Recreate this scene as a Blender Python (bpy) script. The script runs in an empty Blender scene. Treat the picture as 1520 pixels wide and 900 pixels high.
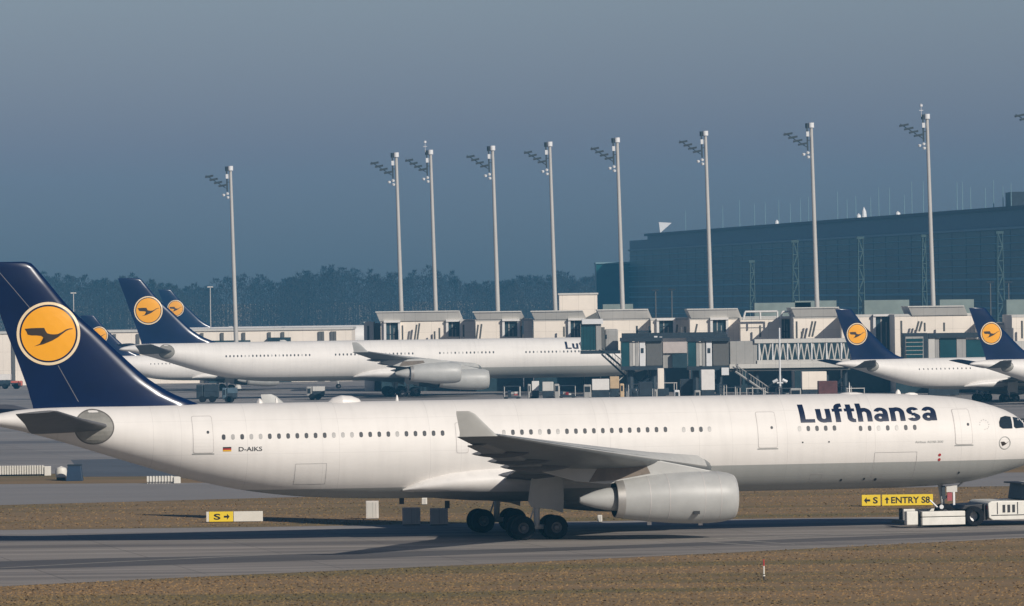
import bpy, bmesh, math, random
import numpy as np
from mathutils import Vector, Matrix

random.seed(7)
R = math.radians
SC = bpy.context.scene
COL = SC.collection

# ------------------------------------------------------------------ camera
FPX, CAM_H, Y_HOR, ROLL = 8000.0, 14.0, 439.0, R(0.74)
PITCH = -(450.0 - Y_HOR) / FPX
FW = Vector((0, math.cos(PITCH), math.sin(PITCH)))
RT = Vector((1, 0, 0)); UP = Vector((0, -math.sin(PITCH), math.cos(PITCH)))
U2 = UP * math.cos(ROLL) + RT * math.sin(ROLL)
R2 = RT * math.cos(ROLL) - UP * math.sin(ROLL)
cam_d = bpy.data.cameras.new('camera'); cam = bpy.data.objects.new('camera', cam_d); COL.objects.link(cam)
cam.matrix_world = Matrix(((R2.x, U2.x, -FW.x, 0), (R2.y, U2.y, -FW.y, 0), (R2.z, U2.z, -FW.z, CAM_H), (0, 0, 0, 1)))
cam_d.sensor_width = 36.0; cam_d.lens = FPX / 1520 * 36.0
cam_d.clip_start = 1.0; cam_d.clip_end = 20000.0
SC.camera = cam
SC.render.resolution_x, SC.render.resolution_y = 1024, 606

# ------------------------------------------------------------------ sky, sun, exposure
SUN_EL, SUN_AZ = R(28.5), R(142.0)
w = bpy.data.worlds.new('World'); SC.world = w; w.use_nodes = True
nt = w.node_tree; bg = nt.nodes['Background']
sky = nt.nodes.new('ShaderNodeTexSky'); sky.sky_type = 'NISHITA'; sky.sun_disc = False
sky.sun_elevation = SUN_EL; sky.sun_rotation = SUN_AZ
sky.air_density = 1.0; sky.dust_density = 1.6; sky.ozone_density = 2.0; sky.altitude = 450
tint = nt.nodes.new('ShaderNodeMix'); tint.data_type = 'RGBA'; tint.blend_type = 'MULTIPLY'
tint.inputs['Factor'].default_value = 1.0
geo = nt.nodes.new('ShaderNodeTexCoord'); sep = nt.nodes.new('ShaderNodeSeparateXYZ'); nt.links.new(geo.outputs['Generated'], sep.inputs[0])
cr = nt.nodes.new('ShaderNodeValToRGB'); nt.links.new(sep.outputs['Z'], cr.inputs['Fac'])
cr.color_ramp.elements[0].position = 0.0; cr.color_ramp.elements[0].color = (0.47, 0.535, 0.755, 1)
cr.color_ramp.elements[1].position = 0.058; cr.color_ramp.elements[1].color = (0.78, 0.74, 0.88, 1)
e2 = cr.color_ramp.elements.new(0.22); e2.color = (0.42, 0.44, 0.56, 1)
e_ = cr.color_ramp.elements.new(0.028); e_.color = (0.56, 0.545, 0.83, 1)
nt.links.new(cr.outputs[0], tint.inputs['B'])
nt.links.new(sky.outputs[0], tint.inputs['A']); nt.links.new(tint.outputs['Result'], bg.inputs['Color'])
bg.inputs['Strength'].default_value = 0.07
sd = bpy.data.lights.new('sun', 'SUN'); sd.energy = 4.15; sd.angle = R(0.53); sd.color = (1.0, 0.93, 0.83)
sun = bpy.data.objects.new('sun', sd); COL.objects.link(sun)
to_sun = Vector((math.sin(SUN_AZ) * math.cos(SUN_EL), math.cos(SUN_AZ) * math.cos(SUN_EL), math.sin(SUN_EL)))
sun.rotation_euler = to_sun.to_track_quat('Z', 'Y').to_euler(); sun.location = (0, 0, 80)
SC.view_settings.view_transform = 'Standard'; SC.view_settings.look = 'None'
SC.view_settings.exposure = 0.0; SC.view_settings.gamma = 1.0; SC.view_settings.use_curve_mapping = False
SC.cycles.volume_max_steps = 64
SC.cycles.volume_bounces = 1

# ------------------------------------------------------------------ survey helpers
def ray(px, py):
    return FW + R2 * ((px - 760) / FPX) + U2 * ((450 - py) / FPX)
def W(px, py, D):
    d = ray(px, py); t = D / d.y
    return Vector((d.x * t, D, CAM_H + d.z * t))
def G(px, py):
    d = ray(px, py); t = -CAM_H / d.z
    return Vector((d.x * t, d.y * t, 0))

# ------------------------------------------------------------------ materials
MATS = {}
def mat(name, col, rough=0.6, metal=0.0, var=0.12, scale=1.5, stretch=(1, 1, 1), bump=0.0, spec=None, col2=None, coat=0.0, detail=6.0):
    if name in MATS: return MATS[name]
    m = bpy.data.materials.new(name); m.use_nodes = True; t = m.node_tree; b = t.nodes['Principled BSDF']
    tc = t.nodes.new('ShaderNodeTexCoord'); mp = t.nodes.new('ShaderNodeMapping'); mp.inputs['Scale'].default_value = stretch
    t.links.new(tc.outputs['Object'], mp.inputs['Vector'])
    no = t.nodes.new('ShaderNodeTexNoise'); no.inputs['Scale'].default_value = scale; no.inputs['Detail'].default_value = detail
    no.inputs['Roughness'].default_value = 0.62
    t.links.new(mp.outputs[0], no.inputs['Vector'])
    mr = t.nodes.new('ShaderNodeMapRange'); mr.inputs['From Min'].default_value = 0.3; mr.inputs['From Max'].default_value = 0.7
    t.links.new(no.outputs['Fac'], mr.inputs['Value'])
    mx = t.nodes.new('ShaderNodeMix'); mx.data_type = 'RGBA'
    c2 = col2 if col2 else tuple(c * (1 - var * 1.6) for c in col)
    c1 = col if col2 else tuple(min(1, c * (1 + var * 0.5)) for c in col)
    mx.inputs['A'].default_value = (*c1, 1); mx.inputs['B'].default_value = (*c2, 1)
    t.links.new(mr.outputs[0], mx.inputs['Factor']); t.links.new(mx.outputs['Result'], b.inputs['Base Color'])
    b.inputs['Roughness'].default_value = rough; b.inputs['Metallic'].default_value = metal
    if spec is not None: b.inputs['Specular IOR Level'].default_value = spec
    if coat: b.inputs['Coat Weight'].default_value = coat; b.inputs['Coat Roughness'].default_value = 0.12
    if bump:
        bn = t.nodes.new('ShaderNodeBump'); bn.inputs['Strength'].default_value = bump; bn.inputs['Distance'].default_value = 0.1
        t.links.new(no.outputs['Fac'], bn.inputs['Height']); t.links.new(bn.outputs[0], b.inputs['Normal'])
    m['mix'] = mx.name
    MATS[name] = m
    return m

def fuselage_mat():
    m = mat('fuselage_paint', (0.76, 0.73, 0.695), rough=0.55, var=0.04, scale=0.35, stretch=(0.6, 1, 2.2), spec=.35)
    t = m.node_tree; b = t.nodes['Principled BSDF']; mx = t.nodes[m['mix']]
    tc = t.nodes.new('ShaderNodeTexCoord'); sx = t.nodes.new('ShaderNodeSeparateXYZ'); t.links.new(tc.outputs['Object'], sx.inputs[0])
    mr = t.nodes.new('ShaderNodeMapRange'); mr.inputs['From Min'].default_value = -35.5; mr.inputs['From Max'].default_value = -34.5
    mr.inputs['To Min'].default_value = 3.02; mr.inputs['To Max'].default_value = 3.93
    t.links.new(sx.outputs['X'], mr.inputs['Value'])
    lt = t.nodes.new('ShaderNodeMath'); lt.operation = 'LESS_THAN'
    t.links.new(sx.outputs['Z'], lt.inputs[0]); t.links.new(mr.outputs[0], lt.inputs[1])
    m2 = t.nodes.new('ShaderNodeMix'); m2.data_type = 'RGBA'; m2.inputs['B'].default_value = (0.36, 0.365, 0.35, 1)
    # streaks running down the skin and faint frame lines
    wv = t.nodes.new('ShaderNodeTexNoise'); wv.inputs['Scale'].default_value = 1.0; wv.inputs['Detail'].default_value = 8
    mp = t.nodes.new('ShaderNodeMapping'); mp.inputs['Scale'].default_value = (2.2, 0.4, 0.25)
    t.links.new(tc.outputs['Object'], mp.inputs['Vector']); t.links.new(mp.outputs[0], wv.inputs['Vector'])
    st = t.nodes.new('ShaderNodeMapRange'); st.inputs['From Min'].default_value = 0.45; st.inputs['From Max'].default_value = 0.8
    st.inputs['To Min'].default_value = 1.0; st.inputs['To Max'].default_value = 0.93
    t.links.new(wv.outputs['Fac'], st.inputs['Value'])
    m3 = t.nodes.new('ShaderNodeMix'); m3.data_type = 'RGBA'; m3.blend_type = 'MULTIPLY'; m3.inputs['Factor'].default_value = 1
    t.links.new(lt.outputs[0], m2.inputs['Factor']); t.links.new(mx.outputs['Result'], m2.inputs['A'])
    t.links.new(m2.outputs['Result'], m3.inputs['A']); t.links.new(st.outputs[0], m3.inputs['B'])
    t.links.new(m3.outputs['Result'], b.inputs['Base Color'])
    return m

def add_seams(m, rules):
    # thin joints at regular distances: (axis, period, width, offset, strength)
    t = m.node_tree; b = t.nodes['Principled BSDF']; src = b.inputs['Base Color'].links[0].from_socket
    tc = t.nodes.new('ShaderNodeTexCoord'); sx = t.nodes.new('ShaderNodeSeparateXYZ'); t.links.new(tc.outputs['Object'], sx.inputs[0])
    for ax, per, wd, off, stg in rules:
        a = t.nodes.new('ShaderNodeMath'); a.operation = 'MULTIPLY_ADD'; a.inputs[1].default_value = 1 / per; a.inputs[2].default_value = off
        t.links.new(sx.outputs[ax], a.inputs[0])
        f = t.nodes.new('ShaderNodeMath'); f.operation = 'FRACT'; t.links.new(a.outputs[0], f.inputs[0])
        l = t.nodes.new('ShaderNodeMath'); l.operation = 'LESS_THAN'; l.inputs[1].default_value = wd / per; t.links.new(f.outputs[0], l.inputs[0])
        k = t.nodes.new('ShaderNodeMath'); k.operation = 'MULTIPLY_ADD'; k.inputs[1].default_value = -stg; k.inputs[2].default_value = 1; t.links.new(l.outputs[0], k.inputs[0])
        mm = t.nodes.new('ShaderNodeMix'); mm.data_type = 'RGBA'; mm.blend_type = 'MULTIPLY'; mm.inputs['Factor'].default_value = 1
        t.links.new(src, mm.inputs['A']); t.links.new(k.outputs[0], mm.inputs['B']); src = mm.outputs['Result']
    t.links.new(src, b.inputs['Base Color'])
M_FUS = fuselage_mat()
add_seams(M_FUS, [('X', 5.33, .03, .1, .13), ('X', 8.1, .03, .45, .10), ('Z', 1.93, .022, .35, .10)])
M_WHITE = mat('white_paint', (0.76, 0.73, 0.695), 0.42, var=0.06)
M_BELLY = mat('belly_paint', (0.36, 0.365, 0.35), 0.45, var=0.12)
M_NAVY = mat('navy_paint', (0.0012, 0.011, 0.055), 0.24, var=0.15, spec=0.36, scale=0.5)
M_NAVYT = mat('navy_lettering', (0.006, 0.014, 0.045), 0.4, var=0.05)
M_YEL = mat('yellow_enamel', (0.86, 0.375, 0.008), 0.4, var=0.03)
M_CREAM = mat('cream_paint', (0.78, 0.62, 0.40), 0.4, var=0.03)
M_BROWN = mat('brown_crane_paint', (0.030, 0.018, 0.010), 0.5, var=0.05)
M_WING = mat('wing_skin', (0.17, 0.18, 0.185), 0.42, var=0.12, scale=0.8)
M_STAB = mat('stabilizer_skin', (0.12, 0.12, 0.13), 0.45, var=0.15, scale=1.2)
M_NAC = mat('nacelle_paint', (0.43, 0.43, 0.415), 0.45, var=0.08, scale=0.9)
M_METAL = mat('bare_metal', (0.50, 0.48, 0.45), 0.42, metal=0.6, var=0.08)
M_LIP = mat('inlet_lip', (0.66, 0.65, 0.62), .35, metal=.4, var=.06)
M_DKMET = mat('dark_metal', (0.035, 0.035, 0.04), 0.5, metal=0.3, var=0.2)
M_PYL = mat('pylon_skin', (0.17, 0.135, 0.105), 0.5, var=0.2, scale=2)
M_TYRE = mat('tyre_rubber', (0.013, 0.014, 0.018), 0.9, var=0.2, scale=6, spec=.15)
M_RIM = mat('wheel_rim', (0.10, 0.10, 0.11), 0.5, var=0.2)
M_GLASSD = mat('dark_window_glass', (0.02, 0.03, 0.04), 0.12, var=0.1, spec=0.7)
M_WIN = mat('cabin_window', (0.045, 0.05, 0.06), 0.45, var=0.3, scale=3, spec=.25)
M_SHADE = mat('cabin_window_shade', (0.34, 0.33, 0.32), 0.4, var=0.1)
M_LINE = mat('door_seam', (0.52, 0.49, 0.47), 0.5, var=0.05)
M_STRUT = mat('strut_paint', (0.55, 0.55, 0.53), 0.45, var=0.1)
M_RED = mat('red_paint', (0.45, 0.03, 0.03), 0.5, var=0.1)
M_BLACK = mat('black_paint', (0.012, 0.012, 0.014), 0.5, var=0.1)
M_GOLD = mat('gold_paint', (0.75, 0.42, 0.02), 0.5, var=0.05)
M_CONC = mat('cream_cladding', (0.88, 0.79, 0.685), 0.7, var=0.08, scale=0.25, stretch=(1, 1, .6))
add_seams(M_CONC, [('X', 2.4, .07, 0, .16), ('Z', 3.1, .07, .2, .14)])
M_CAP = mat('pale_roof_cladding', (0.58, 0.56, 0.52), 0.6, var=0.08, scale=0.3)
add_seams(M_CAP, [('X', 1.6, .06, 0, .18)])
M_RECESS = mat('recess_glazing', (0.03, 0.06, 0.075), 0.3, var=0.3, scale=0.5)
M_POLE = mat('galvanised_pole', (0.50, 0.48, 0.45), 0.45, var=0.1, scale=0.5, stretch=(1, 1, .2))
M_LAMPD = mat('floodlight_casing', (0.04, 0.055, 0.065), 0.5, var=0.1)
M_LAMPL = mat('pale_fitting', (0.72, 0.72, 0.72), 0.4, var=0.05)
M_BRIDGE = mat('bridge_cladding', (0.36, 0.35, 0.33), 0.55, var=0.1, scale=0.6)
add_seams(M_BRIDGE, [('X', 1.1, .06, 0, .3)])
M_BRIDGED = mat('bridge_bellows', (0.12, 0.12, 0.115), 0.7, var=0.15, scale=3, stretch=(6, 6, 1))
M_TEAL = mat('teal_glass', (0.015, 0.07, 0.085), 0.15, var=0.2, scale=0.5, spec=0.6)
M_DSTEEL = mat('dark_steel', (0.02, 0.035, 0.05), 0.5, var=0.25)
M_SIGNY = mat('sign_yellow', (0.82, 0.60, 0.03), 0.5, var=0.03)
M_SIGNW = mat('sign_white', (0.72, 0.69, 0.62), 0.55, var=0.05)
M_TUG = mat('tug_paint', (0.74, 0.72, 0.66), 0.45, var=0.08, scale=2)

# ------------------------------------------------------------------ mesh builder
class B:
    def __init__(s): s.v = []; s.f = []; s.m = []; s.mats = []
    def mi(s, m):
        if m not in s.mats: s.mats.append(m)
        return s.mats.index(m)
    def raw(s, vs, fs, m):
        n = len(s.v); s.v += [tuple(v) for v in vs]; k = s.mi(m)
        for f in fs: s.f.append([i + n for i in f]); s.m.append(k)
        return s
    def box(s, x0, x1, y0, y1, z0, z1, m):
        vs = [(x, y, z) for z in (z0, z1) for y in (y0, y1) for x in (x0, x1)]
        return s.raw(vs, [(0, 2, 3, 1), (4, 5, 7, 6), (0, 1, 5, 4), (2, 6, 7, 3), (0, 4, 6, 2), (1, 3, 7, 5)], m)
    def obox(s, c, ax, ay, az, m):      # oriented box: centre and three half-axis vectors
        c = Vector(c); ax, ay, az = Vector(ax), Vector(ay), Vector(az)
        vs = [c + i * ax + j * ay + k * az for k in (-1, 1) for j in (-1, 1) for i in (-1, 1)]
        return s.raw(vs, [(0, 2, 3, 1), (4, 5, 7, 6), (0, 1, 5, 4), (2, 6, 7, 3), (0, 4, 6, 2), (1, 3, 7, 5)], m)
    def cyl(s, p0, p1, r0, r1, m, n=12):
        p0, p1 = Vector(p0), Vector(p1); d = (p1 - p0).normalized()
        a = d.orthogonal().normalized(); b = d.cross(a)
        vs = []
        for p, r in ((p0, r0), (p1, r1)):
            for i in range(n):
                t = 2 * math.pi * i / n; vs.append(p + a * (r * math.cos(t)) + b * (r * math.sin(t)))
        fs = [(i, (i + 1) % n, n + (i + 1) % n, n + i) for i in range(n)] + [tuple(range(n))[::-1], tuple(range(n, 2 * n))]
        return s.raw(vs, fs, m)
    def lathe(s, prof, o, m, n=32, axis=(1, 0, 0), closed=False):   # prof: (along axis, radius)
        o = Vector(o); d = Vector(axis).normalized(); a = d.orthogonal().normalized(); b = d.cross(a)
        vs = []
        for u, r in prof:
            for i in range(n):
                t = 2 * math.pi * i / n; vs.append(o + d * u + a * (r * math.cos(t)) + b * (r * math.sin(t)))
        fs = []
        for j in range(len(prof) - 1):
            for i in range(n):
                fs.append((j * n + i, j * n + (i + 1) % n, (j + 1) * n + (i + 1) % n, (j + 1) * n + i))
        if closed: fs += [tuple(range(n))[::-1], tuple(range((len(prof) - 1) * n, len(prof) * n))]
        return s.raw(vs, fs, m)
    def loft(s, rings, m, caps=True):
        n = len(rings[0]); vs = [p for r in rings for p in r]; fs = []
        for j in range(len(rings) - 1):
            for i in range(n):
                fs.append((j * n + i, j * n + (i + 1) % n, (j + 1) * n + (i + 1) % n, (j + 1) * n + i))
        if caps: fs += [tuple(range(n))[::-1], tuple(range((len(rings) - 1) * n, len(rings) * n))]
        return s.raw(vs, fs, m)
    def prism(s, pts, off, m):          # pts: 3D polygon, extruded by off
        n = len(pts); off = Vector(off); a = [Vector(p) for p in pts]; b = [p + off for p in a]
        return s.raw(a + b, [tuple(range(n))[::-1], tuple(range(n, 2 * n))] + [(i, (i + 1) % n, n + (i + 1) % n, n + i) for i in range(n)], m)
    def build(s, name, parent=None, smooth=False, bevel=0):
        me = bpy.data.meshes.new(name); me.from_pydata(s.v, [], s.f)
        for m in s.mats: me.materials.append(m)
        me.polygons.foreach_set('material_index', s.m)
        bm = bmesh.new(); bm.from_mesh(me); bmesh.ops.recalc_face_normals(bm, faces=bm.faces); bm.to_mesh(me); bm.free()
        if smooth:
            me.polygons.foreach_set('use_smooth', [True] * len(me.polygons))
            try: me.set_sharp_from_angle(angle=R(38))
            except Exception: pass
        me.update()
        o = bpy.data.objects.new(name, me); COL.objects.link(o)
        if parent: o.parent = parent
        if bevel:
            bv = o.modifiers.new('bevel', 'BEVEL'); bv.width = bevel; bv.segments = 2; bv.limit_method = 'ANGLE'
        return o

def tag(o, label=None, cat=None, group=None, kind=None):
    if label: o['label'] = label
    if cat: o['category'] = cat
    if group: o['group'] = group
    if kind: o['kind'] = kind
    return o
def empty(name, loc=(0, 0, 0), rz=0.0, sc=1.0):
    o = bpy.data.objects.new(name, None); COL.objects.link(o); o.location = loc; o.rotation_euler = (0, 0, rz); o.scale = (sc,) * 3
    o.empty_display_size = 0.5
    return o
def copy_tree(o, parent=None):
    c = o.copy(); COL.objects.link(c)
    if parent: c.parent = parent
    for ch in list(o.children): copy_tree(ch, c)
    return c
def part(o, label): o['label'] = label; return o

# ------------------------------------------------------------------ airliner
def spline(xs, ys):
    xs = np.array(xs, float); ys = np.array(ys, float)
    d = np.diff(ys) / np.diff(xs); m = np.zeros(len(xs)); m[0] = d[0]; m[-1] = d[-1]
    for i in range(1, len(xs) - 1):
        m[i] = 0 if d[i - 1] * d[i] <= 0 else 2 * d[i - 1] * d[i] / (d[i - 1] + d[i])
    def f(x):
        x = min(max(x, xs[0]), xs[-1]); i = min(int(np.searchsorted(xs, x, 'right')) - 1, len(xs) - 2)
        h = xs[i + 1] - xs[i]; t = (x - xs[i]) / h
        return float((2*t**3 - 3*t**2 + 1) * ys[i] + (t**3 - 2*t**2 + t) * h * m[i] + (-2*t**3 + 3*t**2) * ys[i+1] + (t**3 - t**2) * h * m[i+1])
    return f
TOP = [(0, 4.12), (0.12, 4.5), (0.4, 4.98), (0.8, 5.5), (1.15, 5.98), (1.5, 6.33), (1.84, 6.56), (2.42, 6.85), (3.26, 7.14), (4.34, 7.44), (6, 7.70), (8.9, 7.88), (12, 7.95), (20, 7.97), (50.5, 7.99), (57, 7.97), (60.2, 7.90), (61.3, 7.82), (62.3, 7.66), (63.3, 7.42), (63.6, 7.2)]
BOT = [(0, 4.08), (0.12, 3.92), (0.5, 3.74), (1.04, 3.55), (2.3, 3.15), (3.57, 2.82), (5, 2.56), (6.5, 2.42), (9, 2.33), (12, 2.31), (36, 2.31), (41, 2.36), (44.3, 2.5), (47.5, 2.85), (51.35, 3.65), (53.3, 4.22), (55.1, 4.78), (56.9, 5.36), (58.6, 5.90), (60.3, 6.40), (62.2, 6.86), (63.3, 7.04), (63.6, 7.18)]
WID = [(0, 0.02), (0.12, .45), (0.4, .85), (0.8, 1.2), (1.5, 1.68), (2.4, 2.07), (3.3, 2.33), (4.5, 2.57), (6, 2.72), (8, 2.80), (10, 2.82), (42, 2.82), (47.5, 2.72), (51.35, 2.42), (55, 1.92), (58.6, 1.32), (61, .88), (62.5, .56), (63.3, .36), (63.6, .05)]
AIRF = [(0, 0), (.006, .14), (.025, .27), (.07, .41), (.15, .49), (.3, .5), (.45, .46), (.6, .37), (.75, .24), (.88, .12), (1, .012)]

def text_polys(txt, bold=0.0, shear=0.0):
    cu = bpy.data.curves.new('lettering', 'FONT'); cu.body = txt; cu.offset = bold; cu.resolution_u = 4; cu.size = 1.0; cu.shear = shear
    ob = bpy.data.objects.new('lettering', cu); COL.objects.link(ob)
    bpy.context.view_layer.update()
    me = bpy.data.meshes.new_from_object(ob.evaluated_get(bpy.context.evaluated_depsgraph_get()))
    bm = bmesh.new(); bm.from_mesh(me); bpy.data.objects.remove(ob); bpy.data.curves.remove(cu); bpy.data.meshes.remove(me)
    xs = [v.co.x for v in bm.verts]; ys = [v.co.y for v in bm.verts]
    x0, x1, y0, y1 = min(xs), max(xs), min(ys), max(ys)
    for v in bm.verts: v.co = ((v.co.x - x0) / (x1 - x0), (v.co.y - y0) / (y1 - y0), 0)
    bmesh.ops.remove_doubles(bm, verts=bm.verts, dist=1e-5)
    return bm
def sector(cx, cy, ri, ro, a0, a1, sx=1.0, n=14):
    o = [(cx + sx * ro * math.cos(R(a0 + (a1 - a0) * i / n)), cy + ro * math.sin(R(a0 + (a1 - a0) * i / n))) for i in range(n + 1)]
    q = [(cx + sx * ri * math.cos(R(a1 + (a0 - a1) * i / n)), cy + ri * math.sin(R(a1 + (a0 - a1) * i / n))) for i in range(n + 1)]
    return o, q
def bold_word(word):
    def rc(x0, y0, x1, y1): return ('p', [(x0, y0), (x1, y0), (x1, y1), (x0, y1)])
    def se(*a, **k): return ('s', sector(*a, **k))
    gl = {'L': (.60, [rc(0, 0, .22, 1), rc(.2, 0, .60, .19)]),
          'u': (.60, [rc(0, .26, .21, .74), se(.30, .28, .09, .30, 180, 360), rc(.39, 0, .60, .74)]),
          'f': (.42, [rc(.09, 0, .30, .78), se(.35, .76, .05, .26, 90, 180), rc(.34, .83, .43, 1.02), rc(0, .58, .42, .74)]),
          't': (.42, [rc(.09, .2, .30, .96), se(.35, .24, .05, .26, 180, 270), rc(.34, -.02, .42, .16), rc(0, .58, .42, .74)]),
          'h': (.60, [rc(0, 0, .21, 1), se(.30, .46, .09, .30, 0, 180), rc(.39, 0, .60, .47)]),
          'n': (.60, [rc(0, 0, .21, .74), se(.30, .46, .09, .30, 0, 180), rc(.39, 0, .60, .47)]),
          'a': (.60, [se(.30, .50, .08, .26, 0, 165, sx=1.1), rc(.38, 0, .59, .51), se(.25, .21, .06, .23, 0, 360, sx=1.1, n=28)]),
          's': (.56, [se(.28, .545, .05, .21, 20, 250, sx=1.25), se(.28, .20, .05, .22, -160, 75, sx=1.25), rc(.20, .29, .38, .44)])}
    bm = bmesh.new(); x = 0; tot = sum(gl[c][0] + .085 for c in word) - .085; lay = 0
    for c in word:
        w_, prims = gl[c]
        for kind, d in prims:
            lay += 1
            if kind == 'p': f = bm.faces.new([bm.verts.new(((x + a) / tot, b_, lay)) for a, b_ in d])
            else:
                o, q = d; n = len(o); vo = [bm.verts.new(((x + a) / tot, b_, lay)) for a, b_ in o]; vi = [bm.verts.new(((x + a) / tot, b_, lay)) for a, b_ in reversed(q)]
                for i in range(n - 1): bm.faces.new((vo[i], vo[i + 1], vi[i + 1], vi[i]))
        x += w_ + .085
    return bm
def poly_bm(pts):
    bm = bmesh.new(); f = bm.faces.new([bm.verts.new((p[0], p[1], 0)) for p in pts]); bmesh.ops.triangulate(bm, faces=[f]); return bm
def drape(bm, fn, name, m, parent, cell=None):
    """2D shape (u,v) -> surface points fn(u,v); cut into cells first so it follows the curve"""
    if cell:
        us = [v.co.x for v in bm.verts]; vs = [v.co.y for v in bm.verts]
        for ax, lo, hi, st in ((0, min(us), max(us), cell[0]), (1, min(vs), max(vs), cell[1])):
            if not st: continue
            k = lo + st
            while k < hi:
                no = (1, 0, 0) if ax == 0 else (0, 1, 0); co = (k, 0, 0) if ax == 0 else (0, k, 0)
                bmesh.ops.bisect_plane(bm, geom=bm.verts[:] + bm.edges[:] + bm.faces[:], plane_co=co, plane_no=no); k += st
    for v in bm.verts: v.co = Vector(fn(v.co.x, v.co.y)) + Vector((0, -.0015, 0)) * (v.co.z % 4)
    me = bpy.data.meshes.new(name); bm.to_mesh(me); bm.free(); me.materials.append(m)
    o = bpy.data.objects.new(name, me); COL.objects.link(o); o.parent = parent
    return o
def rrect(u0, u1, v0, v1, r=None, n=3):
    r = min(u1 - u0, v1 - v0) * 0.5 if r is None else r; pts = []
    for cx, cy, a0 in ((u1 - r, v1 - r, 0), (u0 + r, v1 - r, 90), (u0 + r, v0 + r, 180), (u1 - r, v0 + r, 270)):
        for i in range(n + 1):
            a = R(a0 + 90 * i / n); pts.append((cx + r * math.cos(a), cy + r * math.sin(a)))
    return pts
def circ(cx, cy, r, n=40): return [(cx + r * math.cos(2 * math.pi * i / n), cy + r * math.sin(2 * math.pi * i / n)) for i in range(n)]
def rosette(cx, cy, r0, r1, n=40, k=3):     # filled disc or ring as bm
    bm = bmesh.new(); rows = []
    for j in range(k + 1):
        r = r0 + (r1 - r0) * j / k
        rows.append([bm.verts.new((cx + r * math.cos(2 * math.pi * i / n), cy + r * math.sin(2 * math.pi * i / n), 0)) for i in range(n)] if r > 1e-6 else [bm.verts.new((cx, cy, 0))])
    for a, b in zip(rows, rows[1:]):
        for i in range(n):
            if len(a) == 1: bm.faces.new((a[0], b[i], b[(i + 1) % n]))
            else: bm.faces.new((a[i], b[i], b[(i + 1) % n], a[(i + 1) % n]))
    return bm
CRANE = [(-135, 29), (-100, 32), (-60, 33), (-25, 33), (-16, 14), (-8, 2), (10, -3), (30, -5), (52, -3), (75, 8), (98, 22), (118, 28), (137, 28), (137, 24), (118, 22), (100, 14), (70, -8), (52, -22), (20, -40), (-30, -60), (-82, -71), (-50, -57), (-15, -42), (-30, -22), (-42, -12), (-70, -9), (-95, -9), (-118, -4), (-124, 12)]

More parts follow.
